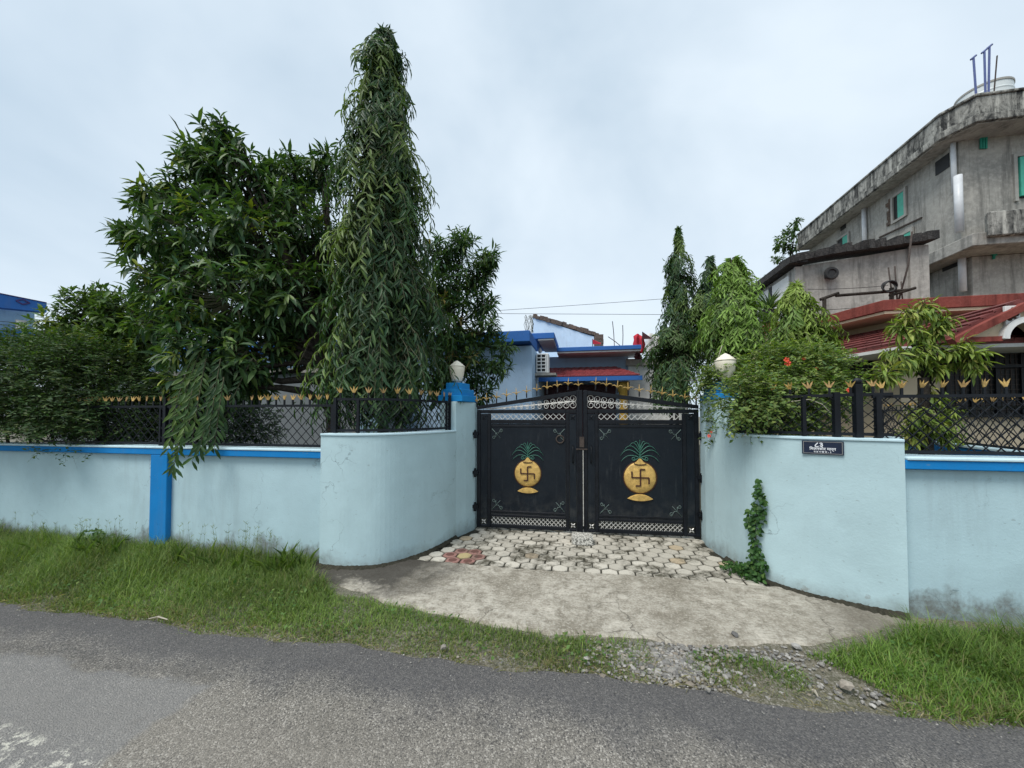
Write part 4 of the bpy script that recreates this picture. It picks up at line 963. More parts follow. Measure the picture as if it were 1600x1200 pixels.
# ------------------------------------------------------------------ cream house with red roof edge, right
t = thing('house', 'cream house at the right with red roof edge, tiled porch and arch', 'house', (9, 11, 0))
m = MB(); m.prism([(6.70, 9.30), (16, 9.30), (16, 15), (6.2, 15), (6.2, 11.9)], -.05, 3.04); m.build('wall', M_cream, t)
m = MB(); m.prism([(7.75, 10.95), (16, 10.95), (16, 14.9), (7.1, 14.9), (7.1, 12.5)], 3.045, 4.098); m.build('upper_wall', M_cream, t)
slab = [(16, 10.05), (6.95, 10.05), (6.40, 11.60), (5.35, 11.95), (5.30, 13.6), (16, 13.6)]
m = MB(); m.prism(slab, 4.165, 4.42); m.build('roof_edge', M_redband, t, bevel=.012)
m = MB(); m.prism([(16, 10.09), (6.99, 10.09), (6.44, 11.62), (5.40, 11.98), (5.34, 13.5), (16, 13.5)], 4.10, 4.162); m.build('soffit', M_cream, t)
# tiled lower roof : front slope and side slope sharing a hip
E0 = Vector((6.06, 8.43, 3.10)); E1 = Vector((5.62, 9.9, 3.10)); E2 = Vector((16, 8.43, 3.10)); E1b = Vector((5.30, 11.8, 3.10))
T0 = Vector((7.70, 10.93, 3.94)); T1 = Vector((7.05, 12.6, 3.94)); T2 = Vector((16, 10.93, 3.94))
def slope(a, b, c, d, name):    # a-b eave, d-c top
    m = MB(); up = Vector((0, 0, .05)); m.loft([a - up, b - up, b, a], [d - up, c - up, c, d]); return m.build(name, M_tile, t)
rf = slope(E0, E2, T2, T0, 'tiled_roof'); rs = slope(E1b, E0, T0, T1, 'tiled_roof')
def tiles(a, b, c, d, par, nrow, wid, k0, k1):
    for r in range(nrow):
        u0, u1 = r / nrow, min(1, (r + 1.15) / nrow)
        pa, pb = a.lerp(d, u0), b.lerp(c, u0); qa, qb = a.lerp(d, u1), b.lerp(c, u1)
        n = max(1, int((pb - pa).length / wid)); nrm_ = (b - a).cross(d - a).normalized()
        if nrm_.z < 0: nrm_ = -nrm_
        for k in range(n):
            v0, v1 = (k + .02) / n, (k + .98) / n
            if not (k0 <= (v0 + v1) / 2 <= k1): continue
            p0, p1, q0, q1 = pa.lerp(pb, v0), pa.lerp(pb, v1), qa.lerp(qb, v0), qa.lerp(qb, v1)
            h0 = nrm_ * random.uniform(.05, .06); h1 = nrm_ * .016
            m = MB(); m.loft([p0 + nrm_ * .004, p1 + nrm_ * .004, p1 + h0, p0 + h0], [q0 + nrm_ * .002, q1 + nrm_ * .002, q1 + h1, q0 + h1]); m.build('roof_tile', M_tile, par)
tiles(E0, E2, T2, T0, rf, 8, .30, 0, .55); tiles(E1b, E0, T0, T1, rs, 8, .30, 0, 1)
up = Vector((0, 0, 1))
m = MB(); m.prism([(6.02, 8.40), (16, 8.40), (16, 9.25), (6.75, 9.25), (6.6, 9.7), (6.15, 11.8), (5.26, 11.8), (5.58, 9.9)], 2.98, 3.045); m.build('eave_soffit', M_white, t)
# gable porch
gy = 8.15
g0 = at(1494, 531, gy); g1 = at(1597, 478, gy); gw = float(g1[0] - g0[0]); zb0 = float(g0[2]); zt0 = float(g1[2]); cxg = float(g1[0])
ar = gw * .30; az = zb0 - .02; nA = 14
outl = [(cxg - gw, zb0), (cxg, zt0), (cxg + gw, zb0), (cxg + ar, zb0)] + [(cxg + ar * math.cos(a), az + ar * 1.05 * math.sin(a)) for a in np.linspace(.02, PI - .02, nA)] + [(cxg - ar, zb0)]
m = MB(); m.loft([(x, gy, z) for x, z in outl], [(x, gy + .25, z) for x, z in outl]); m.build('gable', M_cream, t)
for s in (-1, 1):
    m = MB(); a = Vector((cxg, gy - .06, zt0)); b = Vector((cxg + s * (gw + .12), gy - .06, zb0 - .05)); m.tube([a, b], 0, 4, sq=(.075, .06)); m.build('barge_band', M_redband, t)
    m = MB(); m.box(min(cxg + s * (ar + .06), cxg + s * (gw)), max(cxg + s * (ar + .06), cxg + s * gw), gy - .07, gy - .002, zb0 - .06, zb0 + .03); m.build('base_band', M_redband, t)
    m = MB(); m.loft([(cxg, gy + .02, zt0 + .06), (cxg, gy + .02, zt0 + .12), (cxg, 10.0, zt0 + .12), (cxg, 10.0, zt0 + .06)], [(cxg + s * (gw + .15), gy + .02, zb0 - .03), (cxg + s * (gw + .15), gy + .02, zb0 + .03), (cxg + s * (gw + .15), 10.0, zb0 + .03), (cxg + s * (gw + .15), 10.0, zb0 - .03)]); pr = m.build('porch_roof', M_tile, t)
    if s < 0: tiles(Vector((cxg - gw - .15, 10.0, zb0 + .03)), Vector((cxg - gw - .15, gy + .02, zb0 + .03)), Vector((cxg, gy + .02, zt0 + .12)), Vector((cxg, 10.0, zt0 + .12)), pr, 6, .30, 0, 1)
m = MB(); m.tube([(cxg + ar * 1.08 * math.cos(a), gy - .02, az + ar * 1.13 * math.sin(a)) for a in np.linspace(0, PI, 18)], 0, 4, sq=(.05, .07)); m.build('arch_trim', M_white, t)
# relief plaque above the arch : a small seated figure in a frame
pq = at(1580, 493, gy - .02); pw, ph = .11, .17
m = MB(); m.box(pq[0] - pw, pq[0] + pw, gy - .05, gy - .003, pq[2] - ph, pq[2] + ph); pl = m.build('relief_plaque', M_white, t, bevel=.006)
m = MB(); c0 = (pq[0], gy - .06, pq[2])
for (dx_, dz_, rx, rz_) in ((0, .075, .035, .04), (0, -.01, .055, .06), (-.05, -.075, .04, .03), (.05, -.075, .04, .03), (-.065, .01, .018, .04), (.065, .01, .018, .04), (0, .125, .03, .018)):
    n = 10; vs = [(c0[0] + dx_ + rx * math.cos(2 * PI * j / n), gy - .052, c0[2] + dz_ + rz_ * math.sin(2 * PI * j / n)) for j in range(n)] + [(c0[0] + dx_, gy - .085, c0[2] + dz_)]
    m.add(vs, [(j, (j + 1) % n, n) for j in range(n)])
m.build('seated_figure_relief', M_brown, pl, kind=None)
# dark porch opening with grille, side window
px0 = xat(1475, 9.25); zt_, zb_ = zat(1540, 543, 9.25), zat(1540, 652, 9.25)
m = MB(); m.box(px0, 13, 9.24, 9.298, zb_, zt_); op = m.build('grille_door', M_dark, t)
for k in range(9):
    x = px0 + .03 + k * .42; m = MB(); m.box(x - .035, x + .035, 9.19, 9.236, zb_, zt_); m.build('mullion', M_iron, op)
for z in (zb_ + .03, zat(1540, 573, 9.2), zt_ - .03):
    m = MB(); m.box(px0, 13, 9.15, 9.187, z - .03, z + .03); m.build('transom', M_iron, op)
for k in range(40):
    x = px0 + .1 + k * .085; m = MB(); m.box(x - .006, x + .006, 9.225, 9.238, zb_, zt_); m.build('grille_bar', M_rust, op)
for k in range(14):
    z = zb_ + (zt_ - zb_) * (k + .5) / 14; m = MB(); m.box(px0, px0 + 3.6, 9.216, 9.224, z - .006, z + .006); m.build('grille_bar', M_rust, op)
def side_pt(px, z):      # on the slanting side wall between (6.70,9.30) and (6.2,11.9)
    for u in np.linspace(0, 1, 400):
        x, y = 6.70 - .5 * u, 9.30 + 2.6 * u
        if proj((x, y, z))[0] < px: break
    return np.array([x, y, z])
for (pa, pb) in ((1365, 1316),):
    A, B = side_pt(pa, 2.2), side_pt(pb, 2.2); o3 = np.array([-.05, -.01, 0]); 
    fr = MB(); fr.loft([A, B, B + [0, 0, .98], A + [0, 0, .98]], [q + o3 for q in (A, B, B + [0, 0, .98], A + [0, 0, .98])]); wn = fr.build('window', M_dark, t)
    for u in (0, .5, 1):
        q = A + (B - A) * u + o3 * 1.6; m = MB(); m.tube([q, q + [0, 0, .98]], .03, 4); m.build('frame', M_iron, wn)
    for z in (0, .45, .98):
        m = MB(); m.tube([A + o3 * 1.7 + [0, 0, z], B + o3 * 1.7 + [0, 0, z]], .025, 4); m.build('frame', M_iron, wn)
# left bit of a further gable behind the trees
m = MB(); a = at(1190, 540, 12.2); m.box(a[0], a[0] + 1.3, 12.0, 13.5, -.05, 4.0); m.build('rear_wall', M_cream, t)

# things on the cream house terrace
ty = 11.2
def rod(pxa, pya, pxb, pyb, Y, r, label, name='terrace_rod', mat=M_rust, grp='rods standing on the cream house terrace', bend=0):
    a, b = at(pxa, pya, Y), at(pxb, pyb, Y); mid = (a + b) / 2 + np.array([bend, 0, 0]); m = MB(); m.tube([a, mid, b], r, 6)
    return tag(m.build(name, mat, None, smooth=True), label, 'rod', grp)
rod(1395, 470, 1388, 418, ty, .018, 'thin upright iron rod by the coiled cable on the red-edged terrace')
rod(1402, 470, 1398, 416, ty, .018, 'second thin upright iron rod just right of the coiled cable')
rod(1404, 470, 1425, 362, ty, .022, 'long bent iron rod leaning right in front of the grey annex', bend=.06)
rod(1410, 468, 1408, 440, ty, .016, 'short iron rod at the foot of the long bent rod')
a = at(1390, 448, ty - .1); m = MB()
for k in range(4):
    m.tube([(a[0] + (.13 + .012 * k) * math.cos(q), a[1] + .03 * math.sin(2 * q + k), a[2] + (.125 + .01 * k) * math.sin(q)) for q in np.linspace(0, 2 * PI, 22)], .016, 5)
tag(m.build('cable_coil', M_wire, None, smooth=True), 'black cable coil hung on the iron rods', 'cable coil')
t = thing('wash_line_frame', 'rough wooden pole frame on the terrace before the grey annex', 'pole frame', tuple(at(1340, 480, ty)))
for (p0, p1, r) in (((1288, 500), (1288, 466), .05), ((1282, 468), (1310, 458), .045), ((1306, 462), (1420, 453), .04), ((1393, 470), (1393, 450), .05), ((1390, 462), (1430, 450), .04)):
    m = MB(); m.tube([at(*p0, ty), at(*p1, ty)], r, 6); m.build('pole', M_bark, t)

# ------------------------------------------------------------------ grey annex with black roof edge
t = thing('building', 'low grey rendered annex with black sagging roof edge behind the cream house', 'building', (9, 15, 0))
xc, xe = xat(1245, 14.1), xat(1452, 14.1); zc0, zc1 = zat(1245, 418, 14.1), zat(1445, 384, 14.1)
m = MB(); m.loft([(xc, 14.1, 0), (xe, 14.1, 0), (xe, 14.1, zc1), (xc, 14.1, zc0)], [(xc, 20, 0), (xe, 20, 0), (xe, 20, zc1), (xc, 20, zc0)]); m.build('wall', M_conc, t)
m = MB(); m.box(xe - .48, xe + .03, 14.02, 14.098, 0, zc1); m.build('pilaster', M_conc, t)
m = MB(); m.box(xc - .02, xc + .26, 14.02, 14.098, 0, zc0); m.build('pilaster', M_conc, t)
ylw = 16.9
m = MB(); m.box(xc - .04, xc - .003, 14.4, ylw, 0, zc0 - .15); m.build('white_wall', M_white, t)
m = MB(); m.box(xc - .07, xc - .042, 15.55, 15.75, 0, zc0 - .15); m.build('dark_post', M_iron, t)
pts = []
n = 26
for i in range(n + 1):
    u = i / n; sag = .10 * math.sin(u * PI) + .04 * math.sin(7 * u)
    pts.append((xc - .25 + (xe + .35 - xc) * u, 13.75, zc0 + (zc1 - zc0) * u + .06 + sag * .6))
for i in range(n):
    a, b = pts[i], pts[i + 1]; h = .22 + random.uniform(-.06, .10)
    m = MB(); m.loft([(a[0], a[1] + random.uniform(-.06, .06), a[2]), (b[0] + .02, b[1], b[2]), (b[0] + .02, b[1], b[2] + h), (a[0], a[1], a[2] + h)], [(a[0], 14.6, a[2] + .05), (b[0], 14.6, b[2] + .05), (b[0], 14.6, b[2] + h + .08), (a[0], 14.6, a[2] + h + .08)]); m.build('roof_edge_block', M_roofblack, t)
m = MB(); q0, q1 = pts[0], (xc - .3, ylw + .4, zc0 + .1)
m.loft([(q0[0] - .05, 13.8, q0[2]), (q0[0] + .5, 13.8, q0[2]), (q0[0] + .5, 13.8, q0[2] + .26), (q0[0] - .05, 13.8, q0[2] + .22)], [(q1[0] - .05, q1[1], q1[2] - .1), (q1[0] + .5, q1[1], q1[2] - .1), (q1[0] + .5, q1[1], q1[2] + .2), (q1[0] - .05, q1[1], q1[2] + .15)]); m.build('side_roof_edge', M_roofblack, t)
a = at(1299, 427, 13.9); m = MB()
m.tube([(a[0] + .16 * math.cos(q), a[1], a[2] + .16 * math.sin(q)) for q in np.linspace(0, 2 * PI, 20)], .06, 6); m.box(a[0] - .1, a[0] + .1, a[1] - .02, a[1] + .3, a[2] - .1, a[2] + .1)
tag(m.build('exhaust_fan', M_wire, None), 'round black exhaust fan under the black roof edge of the grey annex', 'exhaust fan')
# pot plant on the terrace corner
a = at(1200, 497, 12.6)

# ------------------------------------------------------------------ unfinished grey building, far right
t = thing('building', 'tall unfinished grey concrete building with mouldy parapet, upper right', 'building', (15, 18, 0))
GX, GY = 12.39, 14.57
WX, WY = 13.0, 15.4
m = MB(); m.prism([(WX, WY), (26, WY), (26, 26), (WX, 26)], 7.75, 11.32); m.build('upper_wall', M_conc, t)
m = MB(); m.prism([(WX + .5, WY + .25), (26, WY + .25), (26, 25.9), (WX + .5, 25.9)], -.05, 7.3); m.build('lower_wall', M_conc, t)
def ringpoly(o): return [(GX - o + .45, GY - o), (26, GY - o), (26, 24.0), (GX - o, 24.0), (GX - o, GY - o + .75)]
m = MB(); m.prism(ringpoly(0), 11.322, 11.42); m.build('roof_slab', M_conc, t)
def band(name, o, th, z0, z1, mat, yend=24.0, outl=ringpoly):
    a = [(GX + .45 - o, GY - o), (26, GY - o)]; 
    m = MB(); P_ = [(26, GY - o), (GX + .45 - o, GY - o), (GX - o, GY + .75 - o), (GX - o, yend)]
    Q_ = [(26, GY - o + th), (GX + .52 - o + th * .6, GY - o + th), (GX - o + th, GY + .82 - o + th * .6), (GX - o + th, yend)]
    n = 4; vs = []
    for z in (z0, z1): vs += [(x, y, z) for x, y in P_] + [(x, y, z) for x, y in Q_]
    fs = []
    for i in range(n - 1):
        fs += [(i, i + 1, 2 * n + i + 1, 2 * n + i), (n + i + 1, n + i, 3 * n + i, 3 * n + i + 1), (2 * n + i, 2 * n + i + 1, 3 * n + i + 1, 3 * n + i), (i + 1, i, n + i, n + i + 1)]
    fs += [(0, 2 * n, 3 * n, n), (n - 1, 2 * n - 1, 4 * n - 1, 3 * n - 1)]
    m.add(vs, fs); return m.build(name, mat, t, bevel=.02)
band('parapet', .02, .22, 11.34, 12.22, M_concdk)
band('parapet_lip', .09, .12, 11.35, 11.6, M_concdk)
band('parapet_coping', .07, .34, 12.222, 12.31, M_concdk)
# floor slab with balcony upstand, front only at full height
m = MB(); m.prism([(WX - .3, GY + .1), (26, GY + .1), (26, 25.8), (WX - .3, 25.8), (WX - .3, GY + .9)], 7.32, 7.74); m.build('floor_slab', M_conc, t, bevel=.02)
m = MB(); m.prism([(WX - .02, GY - .05), (26, GY - .05), (26, GY + .3), (WX + .2, GY + .3)], 7.55, 8.35); m.build('balcony_upstand', M_concdk, t, bevel=.03)
# rear block with lower parapets and an overhang
m = MB(); m.prism([(WX + .15, 24.05), (26, 24.05), (26, 30), (WX + .15, 30)], -.05, 9.6); m.build('rear_wall', M_conc, t)
m = MB(); m.prism([(GX + .05, 24.05), (26, 24.05), (26, 30.4), (GX + .05, 30.4)], 9.62, 10.55); m.build('rear_parapet', M_concdk, t, bevel=.03)
# windows on the side wall (x = WX plane)
def onX(px, py, X):
    d = ray(px, py); return np.array([0, 0, EYE]) + d * (X / d[0])
def side_window(px0, px1, y0, y1, shutter, broken=False, frame=True, X=WX):
    a = onX(px1, (y0 + y1) / 2, X); b = onX(px0, (y0 + y1) / 2, X); c = (px0 + px1) / 2
    zt_, zb_ = float(onX(c, y0, X)[2]), float(onX(c, y1, X)[2]); ya, yb = float(a[1]), float(b[1])
    m = MB(); m.box(X - .02, X - .003, ya, yb, zb_, zt_); wn = m.build('window', M_dark, t)
    if frame:
        for (y_, w_) in ((ya, .05), (yb, .05)): m = MB(); m.box(X - .08, X - .021, y_ - w_, y_ + w_, zb_ - .05, zt_ + .05); m.build('frame', M_frame, wn)
        for z_ in (zb_, zt_): m = MB(); m.box(X - .07, X - .022, ya + .05, yb - .05, z_ - .05, z_ + .05); m.build('frame', M_frame, wn)
    if shutter:
        m = MB(); m.box(X - .05, X - .024, ya + .06, ya + .06 + (yb - ya - .12) * shutter, zb_ + .06, zt_ - .06); m.build('shutter', M_green, wn)
    if broken:
        for k in range(9):
            z_ = zb_ + (zt_ - zb_) * k / 9; d_ = random.uniform(.1, .4); m = MB(); m.box(X - .06, X - .004, yb + .06, yb + .06 + d_, z_, z_ + .14); m.build('brick', M_brickdk, wn)
side_window(1396, 1417, 301, 342, .62, True); side_window(1309, 1328, 369, 400, .5); side_window(1395, 1428, 366, 392, .6)
side_window(1313.5, 1322, 347, 359, 0, frame=False); side_window(1462, 1484, 246, 268, 0, frame=False); side_window(1473, 1498, 404, 420, 0, frame=False, X=WX + .5)
a = at(1587, 246, WY); b = at(1640, 306, WY)
m = MB(); m.box(a[0], b[0], WY - .02, WY - .003, b[2], a[2]); wn = m.build('window', M_dark, t)
m = MB(); m.box(a[0] + .03, a[0] + .55, WY - .10, WY - .03, b[2] + .05, a[2] - .05); m.build('shutter', M_green, wn)
m = MB(); m.box(a[0] - .10, a[0] - .002, WY - .06, WY - .004, b[2] - .1, a[2] + .1); m.build('frame', M_frame, wn)
m = MB(); m.box(a[0] - .0, b[0], WY - .06, WY - .021, a[2], a[2] + .1); m.build('frame', M_frame, wn)
def vpipe(px0, py0, px1, py1, X, r, name='drainpipe', mat=M_pipe):
    p, q = onX(px0, py0, X), onX(px1, py1, X); y = (p[1] + q[1]) / 2; m = MB(); m.tube([(X, y, q[2]), (X, y, p[2])], r, 10); return m.build(name, mat, t, smooth=True)
vpipe(1488, 213, 1492, 300, WX - .1, .07); vpipe(1496, 275, 1500, 362, WX - .2, .11); vpipe(1349, 316, 1352, 392, WX - .1, .09); vpipe(1500, 384, 1507, 455, WX + .35, .10)
for k in range(3):
    a = at(1533 + 4 * k, 196, WY - .05); b = at(1533 + 4 * k, 232, WY - .05); m = MB(); m.tube([a, b], .035, 5); m.build('green_pipe', M_rodgreen, t)
for k in range(3):
    a = at(1550 + 3 * k, 376, WY + .2); b = at(1550 + 3 * k, 396 + random.uniform(0, 12), WY + .2); m = MB(); m.tube([a, b], .04, 5); m.build('paint_run', M_rodgreen, t)
# lintel lines on the side wall
for (p, q) in (((1374, 371), (1440, 340)),):
    A, B = onX(*p, WX - .03), onX(*q, WX - .03); m = MB(); m.tube([A, B], .035, 4); m.build('conduit', M_rust, t)
# rods and tank on the roof
ry = 15.9
for (p, q, mat, lb) in (((1528, 144), (1521, 90), M_rod, 'blue-green rebar stub leaning left on the grey roof, leftmost'), ((1539, 144), (1538, 80), M_rod, 'upright blue rebar stub in the middle of the roof bunch'), ((1540, 140), (1546, 73), M_rod, 'tallest blue rebar stub on the grey roof'), ((1543, 142), (1558, 87), M_rust, 'dark thin rebar leaning right, rightmost on the grey roof')):
    a, b = at(*p, ry), at(*q, ry); a[2] = 11.3
    m = MB(); m.tube([a, b], .032 if mat is M_rod else .02, 6); 
    if mat is M_rod: m.tube([b + [-.08, 0, -.06], b + [.08, 0, .07]], .035, 5)
    tag(m.build('rebar', mat, None), lb, 'rebar', 'rebar stubs on the grey roof')
ty_ = 17.2; tcx = float(at(1536, 140, ty_)[0]); tw = .72; tz1 = zat(1550, 122, ty_ - .72) - .08
t2 = thing('water_tank', 'round white water tank on the roof of the grey building', 'water tank', (tcx, ty_, 11.3))
m = MB(); m.lathe([(tw, 0), (tw, tz1 - 11.3 - .35), (tw * 1.02, tz1 - 11.3 - .3), (tw, tz1 - 11.3 - .25), (tw, tz1 - 11.3 - .05)], (tcx, ty_, 11.34), 40); m.build('body', M_tank, t2, smooth=False)
m = MB(); m.lathe([(tw * 1.03, tz1 - 11.3 - .05), (tw * 1.03, tz1 - 11.3 + .02), (tw * .9, tz1 - 11.3 + .04)], (tcx, ty_, 11.34), 40); m.build('rim', M_frame, t2)
for k in range(2):
    m = MB(); z_ = tz1 - 11.3 - .55 - .1 * k; m.lathe([(tw, z_), (tw * 1.015, z_ + .02), (tw, z_ + .04)], (tcx, ty_, 11.34), 40); m.build('hoop', M_frame, t2)

# ------------------------------------------------------------------ wires
def wire(p0, p1, sag, label, r=.010):
    n = 16; pts = [p0 + (p1 - p0) * (i / (n - 1)) - np.array([0, 0, sag * 4 * (i / (n - 1)) * (1 - i / (n - 1))]) for i in range(n)]
    m = MB(); m.tube(pts, r, 4); return tag(m.build('overhead_wire', M_wire), label, 'wire', 'overhead wires')
wire(dep(640, 494, 17), dep(1250, 450, 17), .05, 'upper overhead wire rising to the right behind the ashoka trees')
wire(dep(600, 489, 16), dep(1300, 493, 16), .0, 'lower level overhead wire crossing to the red terrace')
wire(dep(0, 502, 13), dep(120, 512, 14), .0, 'overhead wire in front of the far blue house, upper one', .012)
wire(dep(0, 507, 13), dep(120, 517, 14), .0, 'overhead wire in front of the far blue house, lower one', .012)
wire(at(1262, 452, 11.5), at(1388, 446, 11.2), .03, 'thin wire strung from annex to cable coil', .008)
wire(at(1226, 484, 11.5), at(1380, 476, 11.2), .06, 'thin wire sagging just above the red roof edge', .008)
# ------------------------------------------------------------------ foliage builders
def nrmz(a): return a / np.maximum(1e-9, np.linalg.norm(a, axis=-1, keepdims=True))
TB = np.array([(0, 0, 0), (.28, -.78, .05), (.28, 0, 0), (.28, .78, .05), (.62, -.85, .01), (.62, 0, -.045), (.62, .85, .01), (1, 0, -.16)], float)
FB = [(0, 1, 2), (0, 2, 3), (1, 4, 5, 2), (2, 5, 6, 3), (4, 7, 5), (5, 7, 6)]
TS = np.array([(0, 0, 0), (.45, -1, .05), (.45, 1, .05), (1, 0, -.12), (.45, 0, -.02)], float)
FS = [(0, 1, 4), (0, 4, 2), (1, 3, 4), (4, 3, 2)]
TG = np.array([(0, -1, 0), (0, 1, 0), (.5, .8, .0), (.5, -.8, 0), (1, 0, 0)], float)
FG = [(0, 1, 2, 3), (3, 2, 4)]
def frames(D, U):
    D = nrmz(D); S_ = nrmz(np.cross(D, U) + 1e-6); U2 = np.cross(S_, D); return D, S_, U2
def leaf_mesh(name, P, D, U, Ln, Wd, col, mat, tmpl='big', curl=1.0):
    T, F = (TB, FB) if tmpl == 'big' else ((TS, FS) if tmpl == 'small' else (TG, FG))
    D, S_, U2 = frames(D, U); n = len(P); k = len(T)
    Ln = np.broadcast_to(Ln, (n,)); Wd = np.broadcast_to(Wd, (n,)); curl = np.broadcast_to(curl, (n,))
    V = P[:, None] + D[:, None] * (Ln[:, None] * T[:, 0])[..., None] + S_[:, None] * (Wd[:, None] * T[:, 1] * .5)[..., None] + U2[:, None] * (Ln[:, None] * T[:, 2] * curl[:, None])[..., None]
    V = V.reshape(-1, 3)
    idx = np.concatenate([np.array(f) for f in F]); sizes = np.array([len(f) for f in F])
    loops = (np.arange(n)[:, None] * k + idx[None]).ravel(); tot = np.tile(sizes, n); st = np.concatenate([[0], np.cumsum(tot)[:-1]])
    me = bpy.data.meshes.new(name); me.vertices.add(len(V)); me.vertices.foreach_set('co', V.ravel().astype(np.float32))
    me.loops.add(len(loops)); me.loops.foreach_set('vertex_index', loops.astype(np.int32))
    me.polygons.add(len(tot)); me.polygons.foreach_set('loop_start', st.astype(np.int32)); me.polygons.foreach_set('loop_total', tot.astype(np.int32))
    me.polygons.foreach_set('use_smooth', np.ones(len(tot), bool)); me.materials.append(mat); me.update(calc_edges=True)
    a = me.attributes.new('col', 'FLOAT_COLOR', 'POINT'); cc = np.ones((n, k, 4), np.float32); cc[..., :3] = np.asarray(col)[:, None, :]
    a.data.foreach_set('color', cc.ravel()); return me
def unit_leaf(col, mat, wr):
    return leaf_mesh('leaf', np.zeros((1, 3)), np.array([[0, 1., 0]]), np.array([[0, 0, 1.]]), np.ones(1), np.full(1, wr), np.array([col]), mat)
def palette(n, stops, wts):
    stops = np.array(stops); i = rng.choice(len(stops), n, p=np.array(wts) / sum(wts)); j = rng.choice(len(stops), n, p=np.array(wts) / sum(wts))
    u = rng.random((n, 1)) * .5; c = stops[i] * (1 - u) + stops[j] * u
    return c * (0.8 + .4 * rng.random((n, 1)))
def crown(root, P, D, U, Ln, Wd, col, mat, nind=0, tmpl='big', name='crown', curl=1.0):
    """all leaves of one plant: the largest in view as parts named leaf, the rest joined as stuff"""
    n = len(P); keep = np.ones(n, bool)
    Mi = np.array(root.matrix_basis.inverted()) if root else np.eye(4)
    if nind:
        px, py, f = proj(P); size = Ln / f
        cell = (np.floor(px / 13) * 1000 + np.floor(py / 13)).astype(int)
        front = {}
        for i in np.argsort(f):
            if f[i] > .2 and 0 < px[i] < 1600 and 0 < py[i] < 1200: front.setdefault(cell[i], i)
        ids = np.array(list(front.values())); ids = ids[np.argsort(-size[ids])][:nind]; keep[ids] = False
        q = 6; C6 = col[ids]; lum = C6.sum(1); order = np.argsort(lum); groups = np.array_split(order, q)
        Dn, S_, U2 = frames(D[ids], U[ids])
        wr = float(np.mean(Wd[ids] / Ln[ids]))
        for g in groups:
            if not len(g): continue
            me = unit_leaf(C6[g].mean(0), mat, wr)
            for gi in g:
                o = bpy.data.objects.new('leaf', me); C.objects.link(o); o.parent = root
                i = ids[gi]; L_ = Ln[i]; p = P[i] - np.array(root.location)
                M = Matrix(((S_[gi][0] * L_, Dn[gi][0] * L_, U2[gi][0] * L_, p[0]), (S_[gi][1] * L_, Dn[gi][1] * L_, U2[gi][1] * L_, p[1]), (S_[gi][2] * L_, Dn[gi][2] * L_, U2[gi][2] * L_, p[2]), (0, 0, 0, 1)))
                o.matrix_local = M
    cu = np.broadcast_to(curl, (n,))
    me = leaf_mesh(name, P[keep] - (np.array(root.location) if root else 0), D[keep], U[keep], Ln[keep], Wd[keep], col[keep], mat, tmpl, cu[keep])
    o = bpy.data.objects.new(name, me); C.objects.link(o); o.parent = root; o['kind'] = 'stuff'; return o
def randdir(n): return nrmz(rng.normal(size=(n, 3)))
UP = np.array([0, 0, 1.])

